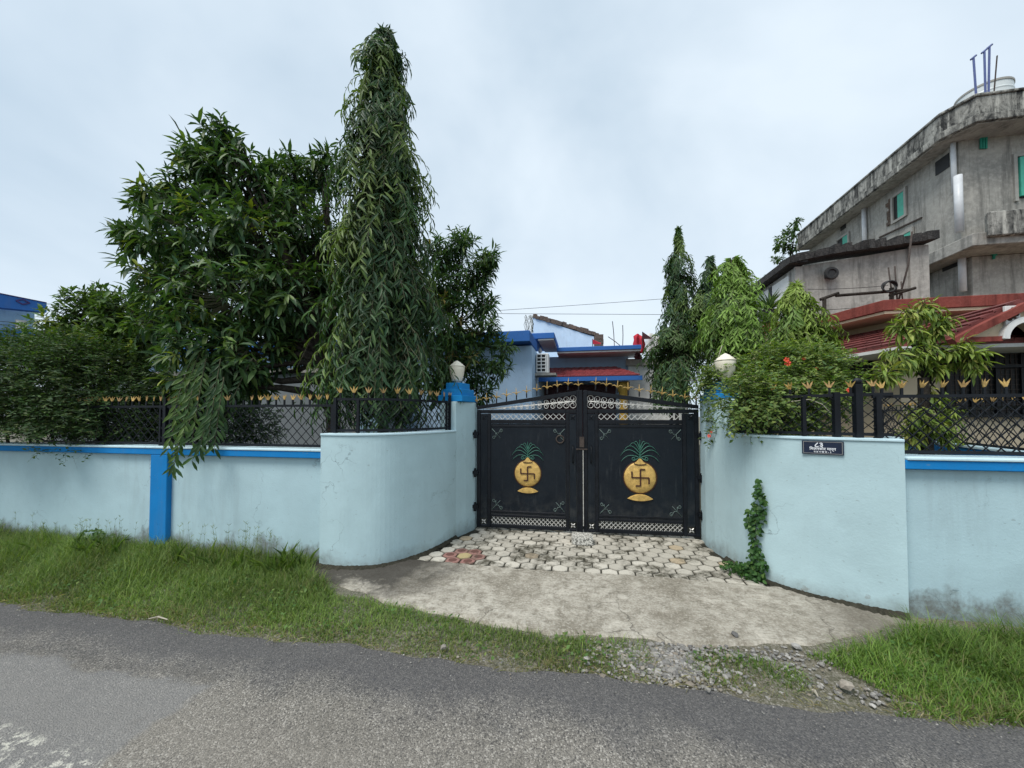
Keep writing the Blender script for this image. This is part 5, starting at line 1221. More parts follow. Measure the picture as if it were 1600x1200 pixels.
DK = (.032, .070, .027); MD = (.068, .130, .042); BR = (.130, .200, .052); YG = (.20, .24, .04); BN = (.17, .11, .06); BL = (.036, .086, .042)
def whorl_tree(root, clumps, ntip, leaf_l, leaf_w, pal, wts, trunk, mat=M_leaf, nind=0, wl=(9, 14), droop=.45, inner=.45, tmpl='big', twig_r=.006, limb_r=.05, flush=.03, fcol=YG, zmin=None, spread=.8):
    base, fork = np.array(trunk[0], float), np.array(trunk[1], float)
    m = MB(); r0 = trunk[2]
    ks = np.linspace(0, 1, 7); pts = [base + (fork - base) * k + np.array([.05 * math.sin(4 * k), .04 * math.sin(3 * k + 1), 0]) * r0 / .12 for k in ks]
    m.tube(pts, [r0 * (1.25 - .6 * k) for k in ks], 9); m.build('trunk', M_bark, root, smooth=True)
    cs = [dep(c[0], c[1], c[2]) for c in clumps]; rs = [c[3] / FPX * c[2] for c in clumps]
    tw = MB(); A = dict(P=[], D=[], U=[], L=[], W=[], C=[])
    tot = sum(r * r for r in rs)
    for c, r, cl in zip(cs, rs, clumps):
        a = fork; mid = a + (c - a) * .5 + np.array([0, 0, .12]) + rng.normal(size=3) * .08; q1 = a + (c - a) * .25 + np.array([0, 0, .12])
        m = MB(); m.tube([a, q1, mid, a + (c - a) * .78 + np.array([0, 0, .06]), c], [limb_r, limb_r * .8, limb_r * .6, limb_r * .42, limb_r * .22], 6); m.build('limb', M_bark, root, smooth=True)
        k = max(6, int(ntip * r * r / tot)); dr = randdir(k); rad = r * (inner + (1.12 - inner) * rng.random(k) ** .6) * np.where(rng.random(k) < .12, 1.18, 1)
        sq = np.array([1, 1, .92]); tips = c + dr * rad[:, None] * sq
        for tp, dd in zip(tips, dr):
            if zmin is not None and tp[2] < zmin: continue
            outd = nrmz((dd + np.array([0, 0, .35]) + rng.normal(size=3) * .3)[None])[0]
            st = c + (tp - c) * .25
            tw.tube([st, (st + tp) / 2 + np.array([0, 0, -.03]), tp], [twig_r * 1.6, twig_r * 1.2, twig_r * .6], 3, cap=False)
            nl = rng.integers(*wl); th = rng.random() * 6.28 + np.arange(nl) * 2.4
            e1 = nrmz(np.cross(outd, np.array([.31, .2, .93]))[None])[0]; e2 = np.cross(outd, e1)
            radl = np.cos(th)[:, None] * e1 + np.sin(th)[:, None] * e2
            lev = np.linspace(0, 1, nl)[:, None]
            D = outd * (.15 + .75 * lev) + radl * spread * (1.15 - .5 * lev) - UP * droop * (1.1 - .4 * lev) * rng.uniform(.5, 1.5) + rng.normal(size=(nl, 3)) * .24
            P = tp + outd * (lev - 1.0) * leaf_l * .75
            Lh = leaf_l * rng.uniform(.75, 1.2) * (.45 + .85 * rng.random(nl)) * (1 - .30 * lev[:, 0])
            A['P'].append(P); A['D'].append(D); A['U'].append(UP + outd * .5 + rng.normal(size=(nl, 3)) * .25); A['L'].append(Lh); A['W'].append(Lh * leaf_w / leaf_l)
            if rng.random() < flush: col = np.array(fcol) * (0.75 + .5 * rng.random((nl, 1)))
            else: col = palette(nl, pal, wts) * (.85 + .3 * rng.random())
            A['C'].append(col)
    if len(tw.v): tw.build('twigs', M_twig, root, kind='stuff')
    K = {k: np.concatenate(v) for k, v in A.items()}
    crown(root, K['P'], K['D'], K['U'], K['L'], K['W'], K['C'], mat, nind, tmpl)

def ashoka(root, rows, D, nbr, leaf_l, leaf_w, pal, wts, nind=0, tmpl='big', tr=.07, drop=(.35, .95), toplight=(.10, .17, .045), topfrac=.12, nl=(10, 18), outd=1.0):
    rows = sorted(rows, key=lambda q: q[0])
    cz = np.array([dep(q[1], q[0], D) for q in rows]); rr = np.array([q[2] / FPX * D for q in rows])
    zt, zb = cz[0][2], cz[-1][2]; zs = cz[::-1, 2]
    cx = lambda z: np.interp(z, zs, cz[::-1, 0]); cy = lambda z: np.interp(z, zs, cz[::-1, 1]); rf = lambda z: np.interp(z, zs, rr[::-1])
    m = MB(); n = 9; z0 = -.06
    m.tube([(cx(max(z, zb)) + .03 * math.sin(3 * z), cy(max(z, zb)), z) for z in np.linspace(z0, zt - .05, n)], [tr * (1.15 - 1.0 * k / (n - 1)) + .006 for k in range(n)], 8); m.build('trunk', M_bark, root, smooth=True)
    A = dict(P=[], D=[], U=[], L=[], W=[], C=[]); tw = MB()
    # more branches where the crown is wide
    zz = np.linspace(zb, zt, 200); pdf = np.array([rf(z) + .30 for z in zz]); pdf /= pdf.sum()
    H = zt - zb
    for b in range(nbr):
        if b % 9 == 0: tz_, ta_, tr_ = rng.choice(zz, p=pdf), rng.random() * 2 * PI, (.55 + .80 * rng.random())
        ze = min(zt - .03, max(zb, tz_ + rng.normal() * .09)); az = ta_ + rng.normal() * .30; ru = (rng.random() ** .35); r = rf(ze) * ru * tr_
        fr = (ze - zb) / H
        dz = (drop[0] + (drop[1] - drop[0]) * (1 - fr)) * (.6 + .7 * rng.random()) * min(1, H / 4 + .3) * min(1.0, .12 + (zt - ze) / (.28 * H))
        h0 = min(ze + dz, zt - .02); o = np.array([cx(h0), cy(h0), h0]); e = np.array([cx(ze) + r * math.cos(az), cy(ze) + r * math.sin(az), ze])
        u = np.linspace(0, 1, 9); rad = 1 - (1 - u) ** 1.8; dn = u ** 1.7
        pts = np.stack([o[0] + (e[0] - o[0]) * rad, o[1] + (e[1] - o[1]) * rad, o[2] + .04 * np.sin(u * PI) + (e[2] - o[2]) * dn], 1)
        tw.tube([tuple(q) for q in pts[1::2]], [.006, .005, .004, .003], 3, cap=False)
        k = rng.integers(*nl); uu = np.linspace(.25, 1.0, k) + rng.normal(size=k) * .01
        uu = np.clip(uu, 0, 1); P = np.stack([np.interp(uu, u, pts[:, i]) for i in range(3)], 1)
        T = np.gradient(pts, axis=0); T = nrmz(np.stack([np.interp(uu, u, T[:, i]) for i in range(3)], 1))
        radv = np.array([math.cos(az), math.sin(az), 0]); sd_ = np.array([-math.sin(az), math.cos(az), 0]); sg = np.where(np.arange(k) % 2 == 0, 1, -1)[:, None]
        D_ = T * .55 + sd_ * sg * .62 + radv * .12 * outd - UP * .45 + rng.normal(size=(k, 3)) * .30
        Lh = leaf_l * (.5 + .8 * rng.random(k)) * (.7 + .3 * min(1, (1.15 - fr) * 1.6))
        A['P'].append(P); A['D'].append(D_); A['U'].append(radv + UP * .4 + rng.normal(size=(k, 3)) * .25); A['L'].append(Lh); A['W'].append(Lh * leaf_w / leaf_l)
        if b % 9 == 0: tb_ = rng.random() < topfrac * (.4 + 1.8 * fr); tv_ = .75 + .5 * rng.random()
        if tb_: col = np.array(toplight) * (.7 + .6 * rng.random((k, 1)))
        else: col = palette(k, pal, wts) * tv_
        A['C'].append(col)
    tw.build('twigs', M_twig, root, kind='stuff')
    K = {k: np.concatenate(v) for k, v in A.items()}
    crown(root, K['P'], K['D'], K['U'], K['L'], K['W'], K['C'], M_leaf if leaf_l > .1 else M_softleaf, nind, tmpl, curl=1.4)

def spray_bush(root, clumps, nspray, leaf_l, leaf_w, pal, wts, mat=M_softleaf, slen=.22, per=(8, 13), droop=.3, tmpl='small', clipf=None, inner=.3, stem=True):
    cs = [dep(c[0], c[1], c[2]) for c in clumps]; rs = [c[3] / FPX * c[2] for c in clumps]; tot = sum(r * r for r in rs)
    A = dict(P=[], D=[], U=[], L=[], W=[], C=[]); tw = MB()
    for c, r in zip(cs, rs):
        k = max(4, int(nspray * r * r / tot)); dr = randdir(k); rad = r * (inner + (1.0 - inner) * rng.random(k) ** .5)
        for p0, dd in zip(c + dr * rad[:, None], dr):
            d = nrmz((dd * .8 + UP * .15 + rng.normal(size=3) * .5)[None])[0]; n = rng.integers(*per)
            u = np.linspace(.1, 1, n); P = p0 + (d * u[:, None] - UP * droop * (u ** 2)[:, None]) * slen
            if clipf is not None and not clipf(P[-1]): continue
            if stem: tw.tube([tuple(p0), tuple(P[n // 2]), tuple(P[-1])], .0014, 3, cap=False)
            sd_ = nrmz(np.cross(d, UP)[None] + 1e-4)[0]; sg = np.where(np.arange(n) % 2 == 0, 1, -1)[:, None]
            D = d * .5 + sd_ * sg * .8 - UP * .15 + rng.normal(size=(n, 3)) * .25
            Lh = leaf_l * (.6 + .7 * rng.random(n))
            A['P'].append(P); A['D'].append(D); A['U'].append(UP + dd * .5 + rng.normal(size=(n, 3)) * .35); A['L'].append(Lh); A['W'].append(Lh * leaf_w / leaf_l)
            A['C'].append(palette(n, pal, wts) * (.75 + .5 * rng.random()))
    if stem and len(tw.v): tw.build('twigs', M_twig, root, kind='stuff')
    K = {k: np.concatenate(v) for k, v in A.items()}
    crown(root, K['P'], K['D'], K['U'], K['L'], K['W'], K['C'], mat, 0, tmpl, 'foliage')

# ------------------------------------------------------------------ trees and shrubs
p = dep(517, 690, 5.7)
t = thing('mango_tree', 'broad dark mango tree left of the tall ashoka, leaning over the long wall', 'tree', (p[0], p[1], 0))
MG = [(350, 222, 6.0, 34), (325, 262, 6.0, 42), (300, 235, 6.0, 22), (378, 290, 6.1, 55), (272, 310, 5.9, 42), (232, 322, 5.8, 22), (212, 362, 5.7, 28), (250, 385, 5.7, 45), (445, 285, 6.3, 50), (503, 268, 6.3, 34),
      (320, 370, 5.7, 70), (410, 380, 5.8, 72), (485, 360, 6.2, 62), (290, 450, 5.6, 62), (370, 470, 5.4, 78), (455, 470, 5.7, 72), (510, 450, 6.3, 55), (255, 500, 5.6, 38), (310, 540, 5.2, 56), (390, 545, 5.3, 58), (455, 545, 5.8, 40), (345, 590, 5.2, 42), (295, 590, 5.0, 34), (232, 440, 5.9, 26), (395, 595, 5.6, 30), (345, 192, 6.0, 13), (292, 238, 6.0, 14), (225, 308, 5.8, 14), (192, 362, 5.7, 12), (204, 378, 5.7, 14), (508, 238, 6.3, 13), (455, 246, 6.3, 16), (420, 255, 6.2, 16), (372, 215, 6.0, 16), (265, 285, 5.9, 16)]
whorl_tree(t, MG, 1400, .25, .064, [DK, MD, BL, BR], [3, 4, 2.4, 1.6], ((p[0], p[1], -.06), dep(520, 575, 5.7), .12), nind=290, limb_r=.055, flush=.035, inner=.45, droop=.6)
for (a_, b_, c_, d_) in (((516, 600), (480, 592), (440, 596), (400, 588)), ((520, 640), (478, 612), (440, 606), (395, 604))):
    m = MB(); m.tube([dep(*a_, 5.7), dep(*b_, 5.6), dep(*c_, 5.5), dep(*d_, 5.4)], [.07, .06, .048, .03], 7); m.build('limb', M_bark, t, smooth=True)

# hanging sprays of leaves over the wall
def hanging(root, px0, py0, px1, py1, Y0, Y1, n, L_, col, wts, r=.006):
    a, b = at(px0, py0, Y0), at(px1, py1, Y1); u = np.linspace(0, 1, n)[:, None]; P = a + (b - a) * u + np.array([0, 0, .05]) * np.sin(u * PI)
    d = nrmz((b - a)[None])[0]; view = nrmz((np.array([0, 0, EYE]) - a)[None])[0]; sd_ = nrmz(np.cross(d, view)[None])[0]; sg = np.where(np.arange(n) % 2 == 0, 1, -1)[:, None]
    D = d * .75 + sd_ * sg * .6 + rng.normal(size=(n, 3)) * .24 - UP * .3; Lh = L_ * (.75 + .4 * rng.random(n))
    m = MB(); m.tube([tuple(q) for q in P], [r * (1.2 - k / n) for k in range(n)], 4); return P, D, np.tile(view + UP * .4, (n, 1)), Lh, palette(n, col, wts), m
A = [hanging(None, 322, 560, 300, 690, 3.95, 3.66, 26, .17, [MD, BR, DK], [3, 2, 2]), hanging(None, 300, 600, 272, 730, 3.9, 3.62, 24, .16, [BR, MD, DK], [1, 3, 2]), hanging(None, 345, 560, 325, 690, 4.0, 3.68, 26, .17, [DK, MD], [3, 2]),
     hanging(None, 300, 560, 270, 650, 4.0, 3.68, 20, .16, [BR, MD], [3, 2]), hanging(None, 395, 560, 345, 670, 4.3, 3.85, 22, .16, [DK, MD], [3, 1]), hanging(None, 330, 490, 275, 555, 4.4, 4.0, 16, .18, [BR, MD], [4, 1]), hanging(None, 318, 540, 288, 620, 4.1, 3.75, 18, .17, [BR, YG, MD], [3, .6, 2]), hanging(None, 340, 640, 300, 720, 3.8, 3.60, 18, .15, [DK, MD], [2, 2])]
A += [hanging(None, 310, 575, 285, 680, 3.95, 3.64, 34, .15, [BR, MD], [2, 3]), hanging(None, 335, 600, 312, 705, 3.9, 3.62, 34, .15, [MD, DK], [3, 2]), hanging(None, 290, 610, 262, 705, 3.95, 3.66, 28, .14, [MD, BR], [3, 2]), hanging(None, 350, 590, 335, 700, 3.95, 3.7, 30, .15, [DK, MD], [2, 2]), hanging(None, 285, 500, 262, 590, 4.3, 4.0, 26, .17, [BR, MD], [2, 3]), hanging(None, 305, 640, 268, 735, 3.75, 3.6, 26, .13, [MD, BR], [3, 1])]
p2 = at(330, 600, 4.4)
t2 = thing('young_ashoka', 'leafy drooping sprays hanging over the blue band beside the pilaster', 'tree', (p2[0], p2[1], 0))
m = MB(); m.tube([(p2[0], p2[1] + .1, -.05), (p2[0] + .03, p2[1] + .05, 1.2), (p2[0], p2[1], 2.45)], [.035, .028, .014], 7); m.build('trunk', M_bark, t2, smooth=True)
for q in A:
    q[5].tube([tuple(q[0][0]), (p2[0], p2[1], min(2.4, q[0][0][2] + .1))], [.007, .010], 4); q[5].build('branch', M_twig, t2)
crown(t2, np.concatenate([q[0] for q in A]), np.concatenate([q[1] for q in A]), np.concatenate([q[2] for q in A]), np.concatenate([q[3] for q in A]), np.concatenate([q[3] * .24 for q in A]), np.concatenate([q[4] for q in A]), M_leaf, 110)

p = dep(600, 660, 5.45)
t = thing('ashoka_tree', 'tallest weeping ashoka tree, a dark tapering column behind the left curved wall', 'tree', (p[0], p[1], 0))
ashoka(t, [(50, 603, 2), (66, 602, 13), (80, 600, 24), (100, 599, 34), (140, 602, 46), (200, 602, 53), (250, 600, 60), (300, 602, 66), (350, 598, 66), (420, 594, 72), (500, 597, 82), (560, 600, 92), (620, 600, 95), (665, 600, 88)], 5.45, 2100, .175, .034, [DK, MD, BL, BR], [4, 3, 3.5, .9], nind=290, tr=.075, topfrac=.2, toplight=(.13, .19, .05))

p = dep(705, 640, 7.4)
t = thing('mango_tree', 'smaller mango tree behind the left gate pillar and lamp, some tan hanging leaves', 'tree', (p[0], p[1], 0))
MR = [(690, 395, 7.4, 34), (722, 378, 7.4, 26), (762, 400, 7.3, 22), (742, 425, 7.4, 32), (700, 445, 7.4, 48), (752, 470, 7.3, 26), (705, 510, 7.2, 52), (760, 520, 7.2, 32), (786, 545, 7.1, 16), (720, 565, 7.1, 44), (768, 575, 7.1, 26), (690, 590, 7.2, 42), (745, 605, 7.0, 26), (672, 470, 7.5, 36)]
whorl_tree(t, MR, 700, .225, .052, [DK, MD, BL, BR], [3, 4, 3, 1.6], ((p[0], p[1], -.06), dep(705, 560, 7.4), .08), nind=150, limb_r=.032, flush=.05, fcol=(.19, .15, .05), inner=.35)

p = dep(160, 620, 6.1)
t = thing('broadleaf_bush', 'bright broad-leaved tree between the far blue house and the mango', 'tree', (p[0], p[1], 0))
BB = [(95, 520, 6.2, 38), (140, 495, 6.3, 42), (165, 470, 6.3, 30), (195, 490, 6.2, 40), (225, 515, 6.1, 38), (110, 555, 6.0, 42), (175, 540, 6.0, 46), (60, 545, 6.2, 32), (220, 560, 5.9, 38)]
whorl_tree(t, BB, 620, .17, .066, [MD, BR, (.085, .15, .035), DK], [3, 3, 1.6, 2], ((p[0], p[1], -.06), dep(160, 560, 6.1), .06), nind=80, limb_r=.025, flush=.05, inner=.3, droop=.2)

p = dep(110, 700, 5.3)
t = thing('hedge', 'dense dark small-leaved hedge bulging over the left end of the wall and hiding its fence', 'hedge', (p[0], p[1], 0))
m = MB()
for k in range(7):
    q = dep(20 + 35 * k, 690, 5.4); m.tube([(q[0], q[1], -.05), (q[0] + .05, q[1], .9), (q[0] - .05, q[1] - .1, 1.8)], [.03, .024, .01], 6)
m.build('stems', M_bark, t, kind='stuff')
spray_bush(t, [(-60, 600, 5.5, 80), (20, 590, 5.4, 70), (85, 590, 5.4, 72), (150, 600, 5.4, 66), (205, 630, 5.5, 52), (235, 660, 5.6, 36), (20, 655, 5.15, 50), (90, 655, 5.15, 52), (150, 660, 5.2, 44), (195, 672, 5.3, 32), (50, 560, 5.5, 28), (-20, 568, 5.6, 30), (125, 560, 5.5, 36), (230, 600, 5.7, 30)], 5600, .054, .022, [(.026, .062, .022), (.040, .088, .026), (.075, .125, .034), (.11, .13, .04)], [3, 4, 2.4, .7], slen=.24, per=(9, 15), clipf=lambda q: q[2] > 1.33 or q[1] > 4.05)
p = dep(350, 690, 6.9)
t3 = thing('shrub', 'dark shady shrub seen through the lattice below the mango limbs', 'shrub', (p[0], p[1], 0))
m = MB()
for k in range(5): q = dep(300 + 25 * k, 690, 6.9); m.tube([(q[0], q[1], -.05), (q[0] + .05, q[1], 1.0)], [.03, .015], 6)
m.build('stems', M_bark, t3, kind='stuff')
spray_bush(t3, [(290, 640, 6.9, 42), (340, 650, 6.9, 44), (385, 655, 6.8, 36), (320, 620, 7.0, 36), (270, 620, 6.9, 40), (360, 620, 7.0, 34), (410, 670, 6.9, 24), (300, 680, 6.7, 28)], 1500, .075, .034, [DK, MD, BL], [4, 3, 2], slen=.26, per=(8, 12))
# trailing sprigs over the blue band
spray_bush(t, [(105, 702, 4.93, 10), (130, 706, 4.93, 7), (60, 698, 4.95, 12), (92, 712, 4.9, 6)], 26, .045, .022, [(.05, .10, .03), (.08, .13, .035)], [1, 1], slen=.10, per=(4, 7), inner=0)

def small_ashoka(label, px, D, rows, nbr, pal, wts, top, tl, ll=.17, tmpl='small', nind=0):
    p = dep(px, 660, D); t = thing('ashoka_tree', label, 'tree', (p[0], p[1], 0), 0, 'young ashoka trees right of the gate')
    ashoka(t, rows, D, int(nbr * 1.6), ll, ll * .23, pal, wts, tmpl=tmpl, tr=.05, toplight=tl, topfrac=top, nind=nind, drop=(.3, .7))
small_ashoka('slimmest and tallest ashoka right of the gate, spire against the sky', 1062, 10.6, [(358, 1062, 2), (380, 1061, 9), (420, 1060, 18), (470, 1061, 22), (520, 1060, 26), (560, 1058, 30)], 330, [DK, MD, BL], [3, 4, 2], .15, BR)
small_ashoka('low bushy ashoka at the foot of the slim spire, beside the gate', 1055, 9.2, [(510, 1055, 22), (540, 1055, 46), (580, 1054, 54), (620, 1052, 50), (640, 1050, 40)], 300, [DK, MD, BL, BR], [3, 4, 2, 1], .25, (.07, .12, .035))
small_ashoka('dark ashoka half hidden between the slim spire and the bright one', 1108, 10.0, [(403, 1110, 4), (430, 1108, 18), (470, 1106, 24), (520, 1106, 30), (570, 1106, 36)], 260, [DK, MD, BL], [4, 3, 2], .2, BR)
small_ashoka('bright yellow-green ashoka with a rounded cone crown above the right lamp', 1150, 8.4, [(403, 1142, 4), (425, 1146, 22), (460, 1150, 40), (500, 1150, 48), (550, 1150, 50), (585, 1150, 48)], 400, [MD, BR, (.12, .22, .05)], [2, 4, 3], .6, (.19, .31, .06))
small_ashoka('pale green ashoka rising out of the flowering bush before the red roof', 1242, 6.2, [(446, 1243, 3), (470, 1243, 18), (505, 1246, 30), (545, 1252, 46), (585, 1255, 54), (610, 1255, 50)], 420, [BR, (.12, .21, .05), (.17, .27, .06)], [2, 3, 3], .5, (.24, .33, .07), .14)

p = at(1442, 690, 6.1)
t = thing('young_tree', 'sparse yellow-green young tree with dark trunk behind the right lattice fence', 'tree', (p[0], p[1], 0))
Dy = 5.05
YT = [(1425, 487, Dy, 15), (1448, 480, Dy, 13), (1472, 500, Dy, 14), (1410, 512, Dy, 12), (1462, 512, Dy, 12), (1440, 520, Dy, 10), (1400, 558, Dy, 20), (1430, 552, Dy, 18), (1465, 545, Dy, 18), (1500, 552, Dy - .1, 20), (1382, 585, Dy - .2, 14), (1520, 565, Dy - .2, 12), (1455, 570, Dy, 14), (1440, 655, Dy, 22), (1470, 670, Dy, 20), (1455, 620, Dy, 14), (1430, 680, Dy, 14), (1485, 640, Dy, 12)]
fk = dep(1444, 590, Dy)
whorl_tree(t, [(a, b, c, d * 1.3) for a, b, c, d in YT], 330, .175, .040, [(.17, .25, .05), (.25, .31, .065), (.31, .35, .085), (.11, .18, .045)], [3, 3, 1.4, 2], ((p[0], p[1], -.06), fk, .085), nind=150, limb_r=.022, flush=.06, fcol=(.26, .26, .07), inner=.1, droop=.95, wl=(9, 14), spread=.65)

p = dep(1225, 690, 4.9)
t = thing('flowering_bush', 'trumpet-vine bush with orange flowers sprawling over the right pillar and fence', 'bush', (p[0], p[1], 0))
m = MB()
for k in range(6):
    q = dep(1170 + 26 * k, 690, 4.9); m.tube([(q[0], q[1], -.05), (q[0] + .04, q[1], 1.0), (q[0] - .05, q[1] - .1, 2.0)], [.022, .018, .008], 6)
m.build('stems', M_bark, t, kind='stuff')
FB_ = [(1128, 600, 4.85, 22), (1160, 600, 4.75, 36), (1205, 585, 4.8, 42), (1252, 580, 4.8, 40), (1288, 585, 4.7, 36), (1220, 620, 4.45, 42), (1272, 620, 4.45, 36), (1180, 632, 4.5, 30), (1218, 566, 5.0, 24), (1285, 562, 5.0, 24), (1225, 655, 4.5, 30), (1270, 655, 4.5, 26), (1140, 625, 4.75, 22), (1305, 610, 4.6, 22), (1112, 590, 4.95, 16), (1104, 612, 4.9, 12), (1130, 585, 4.75, 18), (1148, 590, 4.6, 18), (1165, 655, 4.5, 24), (1200, 655, 4.45, 26), (1150, 626, 3.98, 24), (1175, 610, 3.95, 26), (1192, 630, 3.9, 24), (1216, 618, 3.85, 20), (1165, 645, 4.0, 14), (1100, 600, 4.8, 14), (1122, 585, 4.6, 16)]
spray_bush(t, FB_[:-10] + FB_[-9:-2], 3200, .048, .028, [(.11, .18, .05), (.17, .24, .065), (.24, .28, .08), (.06, .12, .038)], [3, 4, 2, 2], slen=.20, per=(8, 13), droop=.35)
for pts in ([(1118, 600), (1108, 630), (1103, 660), (1106, 685)], [(1128, 610), (1116, 640), (1112, 668)], [(1140, 640), (1128, 658), (1122, 672)]):
    cl = [(x, y, 4.72, 5) for x, y in pts]; spray_bush(t, cl, 26, .055, .028, [(.07, .12, .035), (.11, .15, .045)], [1, 1], slen=.10, per=(4, 7), inner=0)
def tw_line(pts, D, r, mat, nm='bare_twig'):
    m = MB(); m.tube([dep(x, y, d) for (x, y), d in zip(pts, D)], r, 5); return m.build(nm, mat, t, smooth=True)
tw_line([(1240, 612), (1212, 629), (1198, 630), (1180, 640), (1171, 656)], [4.3, 4.15, 4.1, 4.05, 4.0], .0045, M_twigpale)
tw_line([(1176, 646), (1181, 658), (1176, 668), (1160, 682)], [4.05, 4.02, 4.0, 3.95], .004, M_twigpale)
tw_line([(1215, 630), (1265, 624), (1285, 632), (1300, 648)], [4.15, 4.0, 3.95, 3.9], .0045, M_twigpale)
tw_line([(1098, 592), (1110, 575), (1122, 560), (1128, 540)], [4.9, 4.9, 4.9, 4.9], .005, M_twigpale)
tw_line([(1068, 595), (1095, 594), (1125, 592)], [5.0, 4.95, 4.9], .004, M_twig)
def flower(px, py, D, s, name='flower', par=None, facing=None):
    c = dep(px, py, D); v = nrmz((np.array([0, 0, EYE]) - c)[None])[0] if facing is None else np.array(facing, float)
    v = nrmz((v + np.array([0, 0, .25]))[None])[0]; e1 = nrmz(np.cross(v, UP)[None])[0]; e2 = np.cross(v, e1); m = MB()
    for k in range(5):
        a0 = k * 2 * PI / 5; d = e1 * math.cos(a0) + e2 * math.sin(a0); sdv = np.cross(v, d)
        m.add([c - v * s * .5, c + d * s * .35 + sdv * s * .2, c + d * s * .85 + sdv * s * .38 + v * s * .08, c + d * s * 1.0 - v * s * .05, c + d * s * .85 - sdv * s * .38 + v * s * .08, c + d * s * .35 - sdv * s * .2], [(0, 1, 2, 3, 4, 5)])
    m.tube([c - v * s * 1.6, c - v * s * .4], [s * .12, s * .3], 6)
    return m.build(name, M_flower, par)
for (x, y, d, s) in ((1231, 568, 4.35, .035), (1229, 562, 4.36, .03), (1256, 560, 4.5, .022), (1276, 576, 4.5, .018), (1330, 612, 4.05, .03), (1326, 609, 4.05, .022), (1108, 681, 4.65, .024), (1111, 675, 4.66, .018)): flower(x, y, d, s, par=t)
fo = flower(1142, 862, 4.72, .028, name='fallen_flower', facing=(0, 0, 1)); tag(fo, 'orange trumpet flower fallen on the pavers at the right pillar foot', 'flower')

# creeper climbing the right curved wall
ic = min(range(len(RC)), key=lambda i: abs(proj((RC[i][0], RC[i][1], .7))[0] - 1186))
cw = RC[ic]; nn = (RC[ic + 1][1] - RC[ic - 1][1], -(RC[ic + 1][0] - RC[ic - 1][0])); l_ = math.hypot(*nn); nn = (nn[0] / l_, nn[1] / l_)
if nn[0] * cw[0] + nn[1] * cw[1] > 0: nn = (-nn[0], -nn[1])
t = thing('creeper', 'green leafy creeper climbing the right curved wall from the ground', 'creeper', (cw[0], cw[1], 0))
A = dict(P=[], D=[], L=[], C=[])
tg = np.array([-nn[1], nn[0], 0]); nv = np.array([nn[0], nn[1], 0]);
if tg[0] * _cA + tg[1] * _sA < 0: tg = -tg
prof = [(1.02, .01, 3), (.96, .045, 9), (.90, .07, 12), (.83, .06, 12), (.76, .07, 14), (.70, .085, 22), (.63, .085, 24), (.56, .075, 20), (.50, .055, 14), (.45, .03, 7), (.40, .02, 5), (.36, .035, 6), (.30, .06, 16), (.24, .075, 22), (.17, .085, 26), (.10, .12, 34), (.04, .16, 38)]
for z, wd, n in prof:
    sh = -.05 * (1 - z) + (.03 * math.sin(z * 9)) - (.06 if z < .14 else 0); k = int(n * 1.5)
    Pn = np.array([cw[0], cw[1], z]) + tg * (sh + rng.uniform(-wd, wd, (k, 1))) + nv * rng.uniform(.012, .05 + .08 * max(0, .25 - z) * 4, (k, 1)) + UP * rng.uniform(-.035, .035, (k, 1))
    Pn[:, 2] = np.maximum(Pn[:, 2], .01)
    A['P'].append(Pn); A['D'].append(tg * rng.normal(size=(k, 1)) * .8 - UP * rng.uniform(.1, .8, (k, 1)) + nv * rng.uniform(.1, .6, (k, 1)))
    A['L'].append(rng.uniform(.035, .062, k)); A['C'].append(palette(k, [(.025, .07, .02), (.045, .11, .028), (.09, .17, .04)], [3, 3, 1.2 if z > .3 else .6]))
for (ox, oy, oz, s_, n) in ((-.16, .10, .05, .10, 60), (-.26, .14, .03, .09, 45), (-.08, .08, .07, .10, 50), (.02, .08, .04, .06, 24)):
    Pn = np.array([cw[0], cw[1], oz]) + tg * (ox + rng.uniform(-s_, s_, (n, 1))) + nv * (oy + rng.uniform(-s_ * .8, s_ * .8, (n, 1))) + UP * rng.uniform(-.02, .07, (n, 1)); Pn[:, 2] = np.maximum(Pn[:, 2], .01)
    A['P'].append(Pn); A['D'].append(randdir(n) + UP * .1 + nv * .4); A['L'].append(rng.uniform(.03, .055, n)); A['C'].append(palette(n, [(.03, .075, .02), (.05, .12, .03), (.10, .17, .045)], [3, 3, 1]))
P_ = np.concatenate(A['P']); D_ = np.concatenate(A['D']); L_ = np.concatenate(A['L']); n = len(P_)
crown(t, P_, D_, np.tile(nv + UP * .5, (n, 1)) + rng.normal(size=(n, 3)) * .3, L_, L_ * .72, np.concatenate(A['C']), M_leaf, 0, 'big', 'foliage')
m = MB(); m.tube([tuple(np.array([cw[0], cw[1], z]) + nv * .012 + tg * (-.05 * (1 - z) + .03 * math.sin(z * 9))) for z in np.linspace(0, 1.0, 14)], [.008 - .006 * k / 13 for k in range(14)], 5); m.build('stem', M_twig, t, smooth=True)

